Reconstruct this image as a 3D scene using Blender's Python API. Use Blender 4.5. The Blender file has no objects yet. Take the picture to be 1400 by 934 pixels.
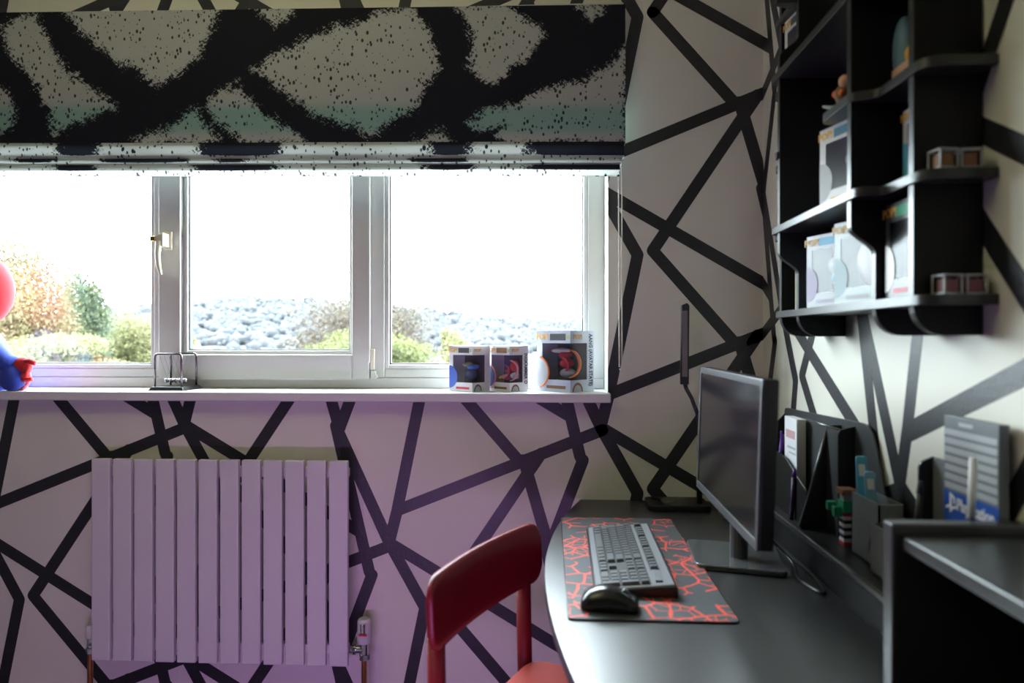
import bpy, bmesh, math, random
import numpy as np
from mathutils import Vector, Matrix, noise
random.seed(7)
SC = bpy.context.scene
COL = SC.collection
PI = math.pi

# ------------------------------------------------------------------ camera
F, CX, CY = 950.0, 700.0, 463.0          # focal length and horizon in photo pixels (1400 x 934)
D, H = 2.18, 1.24                        # camera distance to the window wall, eye height
YAW = math.atan(50 / 950)
cam = bpy.data.cameras.new('camera')
cam.sensor_width = 36.0
cam.lens = F / 1400 * 36
cam.shift_y = -4 / 1400
cam.dof.use_dof = True
cam.dof.focus_distance = 2.55
cam.dof.aperture_fstop = 2.6
cam.clip_start = 0.02
cam.clip_end = 2000
co = bpy.data.objects.new('camera', cam)
co.location = (0, -D, H)
co.rotation_euler = (PI / 2, 0, YAW)
COL.objects.link(co)
SC.camera = co

# ------------------------------------------------------------------ world, lights, exposure
SC.view_settings.view_transform = 'Standard'
SC.view_settings.look = 'None'
SC.view_settings.gamma = 1
SC.view_settings.use_curve_mapping = False
SC.view_settings.exposure = 0.08
SC.cycles.use_denoising = True
SC.cycles.max_bounces = 10
SC.cycles.diffuse_bounces = 5
SC.cycles.transparent_max_bounces = 16
SC.cycles.caustics_reflective = False
SC.cycles.caustics_refractive = False
W = bpy.data.worlds.new('sky')
SC.world = W
W.use_nodes = True
bg = W.node_tree.nodes['Background']
bg.inputs[0].default_value = (0.81, 0.93, 1.0, 1)
bg.inputs[1].default_value = 30.0


def area(name, loc, rot, size, energy, color, portal=False):
    l = bpy.data.lights.new(name, 'AREA')
    l.shape = 'RECTANGLE'
    l.size, l.size_y = size
    l.energy = energy
    l.color = color
    if portal:
        l.cycles.is_portal = True
    o = bpy.data.objects.new(name, l)
    o.location = loc
    o.rotation_euler = rot
    COL.objects.link(o)
    return o


# daylight portal in the window opening, and two added unseen fills, warm on the ceiling and violet on the lower wall
area('window_portal', (-0.95, 0.29, 1.6), (-PI / 2, 0, 0), (2.27, 1.06), 1, (1, 1, 1), True)
area('warm_ceiling_fill', (-0.9, -1.5, 1.95), (PI, 0, 0), (0.35, 0.35), 14, (1.0, 0.97, 0.52))
area('violet_wall_fill', (-0.35, -1.75, 0.42), (PI / 2 - 0.40, 0, 0), (0.9, 0.12), 9.5, (0.72, 0.36, 1.0))
sun_data = bpy.data.lights.new('sun', 'SUN')
sun_data.energy = 4.0
sun_data.color = (1.0, 0.93, 0.75)
sun_data.angle = math.radians(1.0)
sun = bpy.data.objects.new('sun', sun_data)
sun.rotation_euler = (math.radians(38), math.radians(-30), 0)     # high sun behind the house
COL.objects.link(sun)

# ------------------------------------------------------------------ pixel helpers (a pixel is only a direction; a plane gives the distance)
_c, _s = math.cos(YAW), math.sin(YAW)


def ray(px, py):
    a, b = (px - CX) / F, -(py - CY) / F
    return (a * _c - _s, a * _s + _c, b)


def onY(px, py, Y=0.0):
    r = ray(px, py); t = (Y + D) / r[1]
    return Vector((r[0] * t, Y, H + r[2] * t))


def onX(px, py, X):
    r = ray(px, py); t = X / r[0]
    return Vector((X, -D + r[1] * t, H + r[2] * t))


def onZ(px, py, Z):
    r = ray(px, py); t = (Z - H) / r[2]
    return Vector((r[0] * t, -D + r[1] * t, Z))


# ------------------------------------------------------------------ materials
MATS = {}


def mat(name, col, rough=0.5, metal=0.0, spec=0.5, coat=0.0, vary=0.0, scale=30.0, bump=0.0, bscale=200.0, sheen=0.0, trans=0.0):
    if name in MATS:
        return MATS[name]
    m = bpy.data.materials.new(name)
    m.use_nodes = True
    nt = m.node_tree
    b = nt.nodes['Principled BSDF']
    b.inputs['Base Color'].default_value = (*col, 1)
    b.inputs['Roughness'].default_value = rough
    b.inputs['Metallic'].default_value = metal
    b.inputs['Specular IOR Level'].default_value = spec
    b.inputs['Coat Weight'].default_value = coat
    b.inputs['Sheen Weight'].default_value = sheen
    tc = nt.nodes.new('ShaderNodeTexCoord')
    if vary > 0:
        n = nt.nodes.new('ShaderNodeTexNoise')
        n.inputs['Scale'].default_value = scale
        n.inputs['Detail'].default_value = 4
        nt.links.new(tc.outputs['Object'], n.inputs['Vector'])
        mx = nt.nodes.new('ShaderNodeMix'); mx.data_type = 'RGBA'
        mx.inputs[6].default_value = (*[max(0, c * (1 - vary)) for c in col], 1)
        mx.inputs[7].default_value = (*[min(1, c * (1 + vary)) for c in col], 1)
        nt.links.new(n.outputs[0], mx.inputs[0])
        nt.links.new(mx.outputs[2], b.inputs['Base Color'])
    if bump > 0:
        n2 = nt.nodes.new('ShaderNodeTexNoise')
        n2.inputs['Scale'].default_value = bscale
        nt.links.new(tc.outputs['Object'], n2.inputs['Vector'])
        bp = nt.nodes.new('ShaderNodeBump')
        bp.inputs['Strength'].default_value = bump
        bp.inputs['Distance'].default_value = 0.002
        nt.links.new(n2.outputs[0], bp.inputs['Height'])
        nt.links.new(bp.outputs[0], b.inputs['Normal'])
    MATS[name] = m
    return m


def glass_mat(name, tint, gloss=0.06, rough=0.0):
    m = bpy.data.materials.new(name); m.use_nodes = True
    nt = m.node_tree; nt.nodes.clear()
    out = nt.nodes.new('ShaderNodeOutputMaterial')
    tr = nt.nodes.new('ShaderNodeBsdfTransparent'); tr.inputs[0].default_value = (*tint, 1)
    gl = nt.nodes.new('ShaderNodeBsdfGlossy'); gl.inputs['Roughness'].default_value = rough
    mx = nt.nodes.new('ShaderNodeMixShader'); mx.inputs[0].default_value = gloss
    nt.links.new(tr.outputs[0], mx.inputs[1]); nt.links.new(gl.outputs[0], mx.inputs[2])
    nt.links.new(mx.outputs[0], out.inputs[0])
    MATS[name] = m
    return m


M_wall = mat('wallpaper', (0.74, 0.725, 0.645), 0.65, spec=0.3, vary=0.03, scale=8, bump=0.25, bscale=350)
M_stripe = mat('stripe_paint', (0.014, 0.015, 0.019), 0.45, spec=0.7, vary=0.5, scale=25, bump=0.3, bscale=120)
M_dark = mat('aubergine_paint', (0.13, 0.115, 0.125), 0.7, vary=0.03, scale=8)
M_ceil = mat('ceiling_paint', (0.75, 0.73, 0.70), 0.8)
M_floor = mat('carpet', (0.11, 0.10, 0.12), 0.95, vary=0.25, scale=150, bump=0.6, bscale=300)
M_white = mat('white_plastic', (0.62, 0.61, 0.58), 0.35, vary=0.02, scale=5)
M_sill = mat('sill_paint', (0.74, 0.72, 0.74), 0.4, vary=0.02, scale=6)
M_bead = mat('glazing_bead', (0.70, 0.69, 0.66), 0.3)
M_gasket = mat('rubber_gasket', (0.012, 0.016, 0.03), 0.5)
M_cream = mat('cream_handle', (0.66, 0.60, 0.48), 0.3, vary=0.03, scale=9)
M_brass = mat('brass_key', (0.85, 0.55, 0.18), 0.25, metal=1)
M_chrome = mat('chrome', (0.75, 0.75, 0.77), 0.12, metal=1)
M_copper = mat('copper_pipe', (0.55, 0.22, 0.10), 0.3, metal=1, vary=0.3, scale=20)
M_rad = mat('radiator_enamel', (0.66, 0.63, 0.66), 0.35, vary=0.02, scale=5)
M_red = mat('red_dot', (0.6, 0.02, 0.03), 0.4)
M_black = mat('black_laminate', (0.006, 0.006, 0.007), 0.5, spec=0.25, vary=0.3, scale=60, bump=0.05, bscale=90)
M_deskblk = mat('desk_black_ash', (0.005, 0.005, 0.006), 0.34, spec=0.9, vary=0.4, scale=40, bump=0.06, bscale=260)
M_deskblk.node_tree.nodes['Principled BSDF'].inputs['IOR'].default_value = 1.95
M_edge = mat('black_laminate_lit', (0.028, 0.028, 0.029), 0.34, spec=0.6)  # lighter copy of the black laminate for faces that catch the light
M_plastic = mat('black_plastic', (0.012, 0.012, 0.013), 0.3, vary=0.2, scale=30)
M_grey = mat('grey_plastic', (0.045, 0.048, 0.052), 0.45, vary=0.1, scale=20)
M_silver = mat('silver_plastic', (0.22, 0.23, 0.25), 0.3, vary=0.05, scale=15)
M_key = mat('key_plastic', (0.10, 0.105, 0.115), 0.35)
M_screen = mat('screen_glass', (0.012, 0.011, 0.012), 0.14, spec=0.55)
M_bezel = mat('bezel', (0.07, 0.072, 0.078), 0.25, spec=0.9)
M_chair = mat('red_wood_paint', (0.17, 0.007, 0.013), 0.4, spec=0.4, vary=0.12, scale=12)
M_seat = mat('red_seat_sheen', (0.55, 0.075, 0.065), 0.38, spec=0.8, vary=0.08, scale=12)  # chair red lightened to carry the window sheen on the seat
M_card = mat('white_card', (0.72, 0.72, 0.76), 0.35, vary=0.02, scale=20)
M_inner = mat('box_lining', (0.13, 0.13, 0.15), 0.5)
M_film = glass_mat('clear_film', (0.93, 0.94, 0.96), 0.055, 0.22)
M_glass = glass_mat('window_glass', (0.97, 0.985, 0.98), 0.03, 0.0)
M_ink = mat('black_ink', (0.02, 0.02, 0.025), 0.5)


def tint(name, c, r=0.5, **k):
    return mat('tint_' + name, c, r, **k)


T_yel = tint('yellow', (0.75, 0.42, 0.05)); T_org = tint('orange', (0.75, 0.17, 0.03)); T_redp = tint('red', (0.55, 0.03, 0.06))
T_blue = tint('blue', (0.03, 0.08, 0.42)); T_cyan = tint('cyan', (0.10, 0.42, 0.62)); T_green = tint('green', (0.02, 0.32, 0.16))
T_pink = tint('pink', (0.75, 0.25, 0.33)); T_navy = tint('navy', (0.02, 0.03, 0.12)); T_brown = tint('brown', (0.22, 0.10, 0.04))
T_pur = tint('purple', (0.16, 0.05, 0.38)); T_lgrey = tint('light_grey', (0.42, 0.44, 0.46)); T_dgrey = tint('dark_grey', (0.10, 0.11, 0.12))
T_olive = tint('olive', (0.42, 0.46, 0.22)); T_teal = tint('teal', (0.03, 0.20, 0.28)); T_white = tint('white', (0.82, 0.82, 0.84))
T_skin = tint('peach', (0.6, 0.33, 0.22)); T_mag = tint('magenta', (0.42, 0.04, 0.5))

# ------------------------------------------------------------------ mesh builder


class MB:
    def __init__(s):
        s.v, s.f = [], []

    def add(s, vs, fs):
        o = len(s.v)
        s.v += [tuple(v) for v in vs]
        s.f += [tuple(i + o for i in f) for f in fs]
        return s

    def box(s, lo, hi, M=None):
        x0, y0, z0 = lo; x1, y1, z1 = hi
        vs = [Vector(p) for p in ((x0, y0, z0), (x1, y0, z0), (x1, y1, z0), (x0, y1, z0), (x0, y0, z1), (x1, y0, z1), (x1, y1, z1), (x0, y1, z1))]
        if M: vs = [M @ v for v in vs]
        return s.add(vs, [(0, 3, 2, 1), (4, 5, 6, 7), (0, 1, 5, 4), (1, 2, 6, 5), (2, 3, 7, 6), (3, 0, 4, 7)])

    def prism(s, poly, axis, a, b, M=None):
        """2D polygon extruded along axis: 'x' poly=(y,z), 'y' poly=(x,z), 'z' poly=(x,y)"""
        def P(p, t):
            v = {'x': (t, p[0], p[1]), 'y': (p[0], t, p[1]), 'z': (p[0], p[1], t)}[axis]
            return (M @ Vector(v)) if M else v
        n = len(poly)
        vs = [P(p, a) for p in poly] + [P(p, b) for p in poly]
        fs = [tuple(range(n))[::-1], tuple(range(n, 2 * n))] + [(i, (i + 1) % n, n + (i + 1) % n, n + i) for i in range(n)]
        return s.add(vs, fs)

    def tube(s, path, r, n=10, cap=True):
        path = [Vector(p) for p in path]
        rs = r if isinstance(r, (list, tuple)) else [r] * len(path)
        vs, fs = [], []
        up = None
        for i, p in enumerate(path):
            t = (path[min(i + 1, len(path) - 1)] - path[max(i - 1, 0)]).normalized()
            if up is None:
                up = t.orthogonal().normalized()
            else:
                up = (up - t * up.dot(t)).normalized()
            w = t.cross(up)
            for k in range(n):
                a = 2 * PI * k / n
                vs.append(p + (up * math.cos(a) + w * math.sin(a)) * rs[i])
        for i in range(len(path) - 1):
            for k in range(n):
                fs.append((i * n + k, i * n + (k + 1) % n, (i + 1) * n + (k + 1) % n, (i + 1) * n + k))
        if cap:
            fs.append(tuple(range(n))[::-1])
            fs.append(tuple((len(path) - 1) * n + k for k in range(n)))
        return s.add(vs, fs)

    def ell(s, c, r, nu=14, nv=9, M=None, zmin=None):
        vs, fs = [], []
        for j in range(nv + 1):
            th = PI * j / nv
            for i in range(nu):
                a = 2 * PI * i / nu
                v = Vector((r[0] * math.sin(th) * math.cos(a), r[1] * math.sin(th) * math.sin(a), r[2] * math.cos(th)))
                if M: v = M @ v
                v = v + Vector(c)
                if zmin is not None and v.z < zmin: v.z = zmin
                vs.append(v)
        for j in range(nv):
            for i in range(nu):
                fs.append((j * nu + i, (j + 1) * nu + i, (j + 1) * nu + (i + 1) % nu, j * nu + (i + 1) % nu))
        return s.add(vs, fs)

    def build(s, name, m, parent=None, bevel=0.0, smooth=False, seg=2, world=False):
        me = bpy.data.meshes.new(name)
        me.from_pydata(s.v, [], s.f)
        me.materials.append(m)
        me.validate()
        bm = bmesh.new(); bm.from_mesh(me)
        bmesh.ops.remove_doubles(bm, verts=bm.verts, dist=1e-6)
        bmesh.ops.recalc_face_normals(bm, faces=bm.faces)
        bm.to_mesh(me); bm.free()
        if smooth:
            me.shade_smooth()
        o = bpy.data.objects.new(name, me)
        COL.objects.link(o)
        if bevel > 0:
            b = o.modifiers.new('bevel', 'BEVEL'); b.width = bevel; b.segments = seg; b.limit_method = 'ANGLE'
            if not smooth:
                me.shade_smooth()
                b.harden_normals = True
        if parent is not None:
            o.parent = parent
            if world:
                o.matrix_parent_inverse = TM[parent.name].inverted()
        return o


TM = {}


def thing(name, label, cat, loc=(0, 0, 0), rotz=0.0, group=None):
    o = bpy.data.objects.new(name, None)
    o.empty_display_size = 0.05
    COL.objects.link(o)
    o.location = loc
    o.rotation_euler = (0, 0, rotz)
    tag(o, label, cat, group)
    TM[o.name] = Matrix.Translation(loc) @ Matrix.Rotation(rotz, 4, 'Z')
    return o


def tag(o, label, cat, group=None):
    o['label'] = label; o['category'] = cat
    if group: o['group'] = group
    return o


def struct(o, label=None, cat=None):
    o['kind'] = 'structure'
    if label: o['label'] = label
    if cat: o['category'] = cat
    return o


def rounded(pts, rad, n=5):
    """round the corners of a 2D polygon; rad may be per corner"""
    out = []
    N = len(pts)
    for i, p in enumerate(pts):
        r = rad[i] if isinstance(rad, (list, tuple)) else rad
        p = Vector(p); a = Vector(pts[i - 1]); b = Vector(pts[(i + 1) % N])
        da, db = (a - p), (b - p)
        r = min(r, da.length * 0.49, db.length * 0.49)
        if r <= 1e-5:
            out.append(tuple(p)); continue
        s0, s1 = p + da.normalized() * r, p + db.normalized() * r
        for k in range(n + 1):
            t = k / n
            out.append(tuple(s0 * (1 - t) ** 2 + p * 2 * t * (1 - t) + s1 * t * t))
    return out


_fontcache = {}


def text(body, size, m, parent, M, name='lettering', extrude=0.0003, align='CENTER', sx=1.0):
    """flat lettering as a mesh; local x = reading direction, y = up, placed by matrix M"""
    key = (body, size, align)
    if key not in _fontcache:
        cu = bpy.data.curves.new('t', 'FONT')
        cu.body = body; cu.size = size; cu.align_x = align; cu.align_y = 'CENTER'; cu.extrude = extrude; cu.offset = size * .022; cu.resolution_u = 2
        ob = bpy.data.objects.new('t', cu); COL.objects.link(ob)
        dg = bpy.context.evaluated_depsgraph_get()
        me = bpy.data.meshes.new_from_object(ob.evaluated_get(dg))
        _fontcache[key] = ([v.co.copy() for v in me.vertices], [tuple(p.vertices) for p in me.polygons])
        bpy.data.objects.remove(ob); bpy.data.curves.remove(cu); bpy.data.meshes.remove(me)
    vs, fs = _fontcache[key]
    b = MB(); b.add([M @ Vector((v.x * sx, v.y, v.z)) for v in vs], fs)
    return b.build(name, m, parent)


def frameM(o, xdir, ydir):
    """matrix whose local x,y are given directions, z their normal"""
    x = Vector(xdir).normalized(); y = Vector(ydir).normalized(); z = x.cross(y)
    Mx = Matrix((x, y, z)).transposed().to_4x4()
    Mx.translation = Vector(o)
    return Mx


# ================================================================== ROOM SHELL
XR = 0.66                       # right wall
XL, YB, ZC = -2.6, -3.7, 2.45
WX0, WX1, WZ0, WZ1 = -2.08, 0.185, 1.05, 2.13     # window opening
WT = 0.30
b = MB()
b.box((XL - .2, 0, -.02), (WX0, WT, ZC)); b.box((WX1, 0, -.02), (XR + .2, WT, ZC))
b.box((WX0, 0, -.02), (WX1, WT, WZ0)); b.box((WX0, 0, WZ1), (WX1, WT, ZC))
wall_back = struct(b.build('wall_back', M_wall))
wall_right = struct(MB().box((XR, YB, -.02), (XR + .2, 0, ZC)).build('wall_right', M_wall))
struct(MB().box((XL - .2, YB, -.02), (XL, 0, ZC)).build('wall_left', M_dark))
struct(MB().box((XL - .2, YB - .2, -.02), (XR + .2, YB, ZC)).build('wall_rear', M_dark))
struct(MB().box((XL - .2, YB - .2, -.12), (XR + .2, WT, -.02)).build('floor', M_floor))
struct(MB().box((XL - .2, YB - .2, ZC), (XR + .2, WT, ZC + .1)).build('ceiling', M_ceil))
struct(MB().box((XL, -.015, -.02), (XR - .015, 0, .10)).build('baseboard_back', M_sill))
struct(MB().box((XR - .015, YB, -.02), (XR, 0, .10)).build('baseboard_right', M_sill))
struct(MB().box((-2.2, -.05, 1.043), (.19, .0, 1.072)).box((WX0, 0, 1.05), (WX1, .15, 1.072)).build('trim_1', M_sill, bevel=.004))

# ---- dark stripes of the wallpaper: one repeat traced once, repeated over both walls
REP_W, REP_V = 0.667, 0.741


def wp(px, py):
    p = onY(px, py); return Vector((p.x, p.z))


VV = Vector((0, REP_V))
SEGS = [
    (wp(824, 588), wp(543, 698)), (wp(532, 742), wp(777, 892)), (wp(532, 742), wp(581, 831)),
    (wp(581, 831), wp(543, 698) - VV), (wp(543, 698), wp(532, 742)), (wp(459, 582), wp(532, 742)),
    (wp(459, 582), wp(505, 782)), (wp(797, 629), wp(751, 750)), (wp(601, 505), wp(710, 631)),
    (wp(740, 620), wp(601, 505) - VV), (wp(716, 629), wp(751, 750))]
SW = 0.0185


def clip(poly, x0, x1, y0, y1):
    for ax, lim, sgn in ((0, x0, 1), (0, x1, -1), (1, y0, 1), (1, y1, -1)):
        out = []
        for i in range(len(poly)):
            a, c = poly[i - 1], poly[i]
            da, dc = (a[ax] - lim) * sgn, (c[ax] - lim) * sgn
            if (da >= 0) != (dc >= 0):
                t = da / (da - dc); out.append((a[0] + (c[0] - a[0]) * t, a[1] + (c[1] - a[1]) * t))
            if dc >= 0: out.append(c)
        poly = out
        if len(poly) < 3: return []
    return poly


cnt = 0
for i in range(-5, 8):
    for j in range(-6, 7):
        off = Vector((i * REP_W, i * REP_V / 2 + j * REP_V))
        for (p, q) in SEGS:
            a, c = p + off, q + off
            d = (c - a).normalized(); n = Vector((-d.y, d.x)) * SW
            dS = d * SW
            poly = [tuple(a + n * math.cos(t) - dS * math.sin(t)) for t in [PI * k / 6 for k in range(7)]] + [tuple(c - n * math.cos(t) + dS * math.sin(t)) for t in [PI * k / 6 for k in range(7)]]
            for reg in ((XL, WX0, .1, ZC), (WX1, XR, .1, ZC), (WX0, WX1, .1, 1.043), (WX0, WX1, WZ1, ZC)):
                g = clip(poly, *reg)
                if len(g) >= 3:
                    t = .0004 + .00004 * (cnt % 16); cnt += 1
                    MB().prism(g, 'y', -t, 0).build('stripe', M_stripe, wall_back)
            g = clip(poly, XR, XR + 2.3, .1, ZC)
            if len(g) >= 3:
                t = .0004 + .00004 * (cnt % 16); cnt += 1
                MB().prism([(XR - u, z) for u, z in g], 'x', XR - t, XR).build('stripe', M_stripe, wall_right)

# ================================================================== WINDOW
win = bpy.data.objects.new('window_1', None); COL.objects.link(win)
win.location = (-.95, .15, 1.072); TM['window_1'] = Matrix.Translation(win.location)
struct(win, 'white plastic window of three panes above the sill', 'window')
ZT = 2.13
Yf, Ys, Yg = .135, .115, .168       # fixed frame face, sash face, glass


def wpart(name, mb, m, bevel=.004, parent=None):
    return mb.build(name, m, parent or win, bevel=bevel, world=parent is None)


def bar(x0, x1, z0, z1, y0, y1=.20):
    return MB().box((x0, y0, z0), (x1, y1, z1))


wpart('frame_rail', bar(WX0, WX1, 1.072, 1.108, Yf), M_white)
wpart('frame_rail', bar(WX0, WX1, ZT - .05, ZT, Yf), M_white)
wpart('frame_stile', bar(WX0, WX0 + .06, 1.108, ZT - .05, Yf), M_white)
wpart('frame_stile', bar(.130, WX1, 1.108, ZT - .05, Yf), M_white)
wpart('mullion', bar(-1.352, -1.325, 1.108, ZT - .05, Yf), M_white)
wpart('mullion', bar(-.60, -.552, 1.108, ZT - .05, Yf), M_white)
wpart('frame_rail', bar(-.552, .130, 1.108, 1.138, Yf + .004), M_white)
wpart('frame_rail', bar(WX0 + .06, -1.352, 1.108, 1.138, Yf + .004), M_white)
# opening sash in the middle
sash = wpart('sash', MB().box((-1.325, Ys, 1.104), (-1.248, .19, ZT - .05)).box((-.658, Ys, 1.104), (-.600, .19, ZT - .05))
             .box((-1.248, Ys, 1.104), (-.658, .19, 1.186)).box((-1.248, Ys, ZT - .12), (-.658, .19, ZT - .05)), M_white, bevel=.004)


def pane(x0, x1, z0, z1, yb, parent):
    """glass with its gasket and sloping glazing beads"""
    w = .014
    for (a0, a1, c0, c1) in ((x0 - w, x0, z0 - w, z1 + w), (x1, x1 + w, z0 - w, z1 + w), (x0, x1, z0 - w, z0), (x0, x1, z1, z1 + w)):
        wpart('glazing_bead', MB().box((a0, yb + .006, c0), (a1, yb + .035, c1)), M_bead, .003)
    g = .004
    gk = MB()
    for (a0, a1, c0, c1) in ((x0, x0 + g, z0, z1), (x1 - g, x1, z0, z1), (x0, x1, z0, z0 + g), (x0, x1, z1 - g, z1)):
        gk.box((a0, yb + .016, c0), (a1, yb + .034, c1))
    wpart('gasket', gk, M_gasket, 0)
    wpart('pane', MB().box((x0, Yg - .001, z0), (x1, Yg + .001, z1)), M_glass, 0)


pane(WX0 + .06 + .014, -1.366, 1.152, ZT - .064, Yf, win)
pane(-1.234, -.672, 1.200, ZT - .134, Ys + .015, win)
pane(-.538, .116, 1.152, ZT - .064, Yf, win)
# handle
hp = onY(229, 330, Ys)
hb = wpart('handle_base', MB().box((hp.x - .010, Ys - .010, hp.z - .030), (hp.x + .020, Ys, hp.z + .032)), M_cream, .003)
lev = MB().prism([(hp.x - .012, hp.z + .012), (hp.x + .012, hp.z + .022), (hp.x + .012, hp.z - .022), (hp.x - .010, hp.z - .022)], 'y', Ys - .05, Ys - .010)
lev.tube([(hp.x - .004, Ys - .045, hp.z - .005), (hp.x - .005, Ys - .050, hp.z - .05), (hp.x - .001, Ys - .052, hp.z - .09), (hp.x + .004, Ys - .048, hp.z - .118)], [.011, .009, .008, .006], 8)
wpart('handle_lever', lev, M_cream, .002, hb)
wpart('key', MB().box((hp.x - .030, Ys - .056, hp.z - .006), (hp.x - .012, Ys - .044, hp.z + .010)), M_brass, .002, hb)
# restrictor latch at the foot of the mullion
lp = onY(510, 492, Yf)
la = wpart('latch', MB().box((lp.x - .007, Yf - .014, lp.z - .034), (lp.x + .008, Yf, lp.z + .036)), M_cream, .003)
wpart('latch_foot', MB().box((lp.x - .004, Yf - .018, lp.z - .062), (lp.x + .012, Yf, lp.z - .036)).tube([(lp.x + .01, Yf - .02, lp.z - .055), (lp.x + .01, Yf, lp.z - .055)], .008, 10), M_white, .002, la)
wpart('weather_strip', MB().box((-.602, Ys - .004, 1.16), (-.597, Ys + .02, ZT - .05)), M_bead, 0)

# ================================================================== ROMAN BLIND
blind = thing('roman_blind', 'half raised roman blind printed with black ink splashes over the window', 'blind', (-.97, -.06, 1.74))


def fabric_mat(name, translucency):
    m = bpy.data.materials.new(name); m.use_nodes = True
    nt = m.node_tree; N = nt.nodes; L = nt.links
    bsdf = N['Principled BSDF']; bsdf.inputs['Roughness'].default_value = 0.85; bsdf.inputs['Specular IOR Level'].default_value = .2
    at = N.new('ShaderNodeAttribute'); at.attribute_name = 'ink'
    ag = N.new('ShaderNodeAttribute'); ag.attribute_name = 'green'
    tc = N.new('ShaderNodeTexCoord')

    def noise_(scale, detail, vec=None, rough=.6):
        n = N.new('ShaderNodeTexNoise'); n.inputs['Scale'].default_value = scale; n.inputs['Detail'].default_value = detail; n.inputs['Roughness'].default_value = rough
        L.new(vec or tc.outputs['Object'], n.inputs['Vector']); return n.outputs[0]

    def math_(op, a, c=None, clampv=False):
        n = N.new('ShaderNodeMath'); n.operation = op; n.use_clamp = clampv
        for k, v in enumerate((a, c)):
            if v is None: continue
            if isinstance(v, (int, float)): n.inputs[k].default_value = v
            else: L.new(v, n.inputs[k])
        return n.outputs[0]
    # brushed, ragged edge of the ink
    rags = []
    for ang in (.65, -.65):
        m0 = N.new('ShaderNodeMapping'); m0.inputs['Rotation'].default_value = (0, ang, 0)
        L.new(tc.outputs['Object'], m0.inputs['Vector'])
        mp = N.new('ShaderNodeMapping'); mp.inputs['Scale'].default_value = (1, 1, 4.0)
        L.new(m0.outputs[0], mp.inputs['Vector'])
        rags.append(math_('SUBTRACT', noise_(38, 7, mp.outputs[0], .8), .5))
    rag = math_('ADD', rags[0], rags[1])
    rag2 = math_('SUBTRACT', noise_(14, 4), .5)
    fine = math_('SUBTRACT', noise_(160, 3, None, .7), .5)
    e = math_('ADD', at.outputs['Fac'], math_('ADD', math_('ADD', math_('MULTIPLY', rag, .105), math_('MULTIPLY', fine, .05)), math_('MULTIPLY', rag2, .06)))
    ink = math_('MULTIPLY', math_('ADD', e, .004), 160, True)
    # splatter
    v = N.new('ShaderNodeTexVoronoi'); v.inputs['Scale'].default_value = 80; v.inputs['Randomness'].default_value = 1
    mp2 = N.new('ShaderNodeMapping'); mp2.inputs['Scale'].default_value = (1.2, 1, .8); mp2.inputs['Rotation'].default_value = (0, .5, 0)
    L.new(tc.outputs['Object'], mp2.inputs['Vector']); L.new(mp2.outputs[0], v.inputs['Vector'])
    sep = N.new('ShaderNodeSeparateColor'); L.new(v.outputs['Color'], sep.inputs[0])
    size = math_('MULTIPLY', math_('POWER', sep.outputs[0], 1.3), .46)
    dots = math_('MULTIPLY', math_('SUBTRACT', size, v.outputs['Distance']), 14, True)
    v2 = N.new('ShaderNodeTexVoronoi'); v2.inputs['Scale'].default_value = 42
    L.new(mp2.outputs[0], v2.inputs['Vector'])
    sep2 = N.new('ShaderNodeSeparateColor'); L.new(v2.outputs['Color'], sep2.inputs[0])
    dots2 = math_('MULTIPLY', math_('SUBTRACT', math_('MULTIPLY', math_('POWER', sep2.outputs[1], 3), .36), v2.outputs['Distance']), 12, True)
    tot = math_('MAXIMUM', ink, math_('MAXIMUM', math_('MULTIPLY', dots, .9), dots2))
    base = N.new('ShaderNodeMix'); base.data_type = 'RGBA'
    base.inputs[6].default_value = (.42, .44, .41, 1); base.inputs[7].default_value = (.25, .41, .36, 1)
    L.new(ag.outputs['Fac'], base.inputs[0])
    mx = N.new('ShaderNodeMix'); mx.data_type = 'RGBA'
    L.new(tot, mx.inputs[0]); L.new(base.outputs[2], mx.inputs[6])
    mx.inputs[7].default_value = (.011, .012, .018, 1)
    L.new(mx.outputs[2], bsdf.inputs['Base Color'])
    if translucency > 0:
        tr = N.new('ShaderNodeBsdfTranslucent'); L.new(mx.outputs[2], tr.inputs[0])
        ms = N.new('ShaderNodeMixShader'); ah = N.new('ShaderNodeAttribute'); ah.attribute_name = 'lit_hem'
        L.new(math_('ADD', math_('MULTIPLY', ah.outputs['Fac'], .45), translucency), ms.inputs[0])
        L.new(bsdf.outputs[0], ms.inputs[1]); L.new(tr.outputs[0], ms.inputs[2])
        L.new(ms.outputs[0], N['Material Output'].inputs[0])
    return m


M_fab = fabric_mat('blind_fabric_lined', 0.0)
M_fold = fabric_mat('blind_fabric_fold', 0.12)
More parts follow.
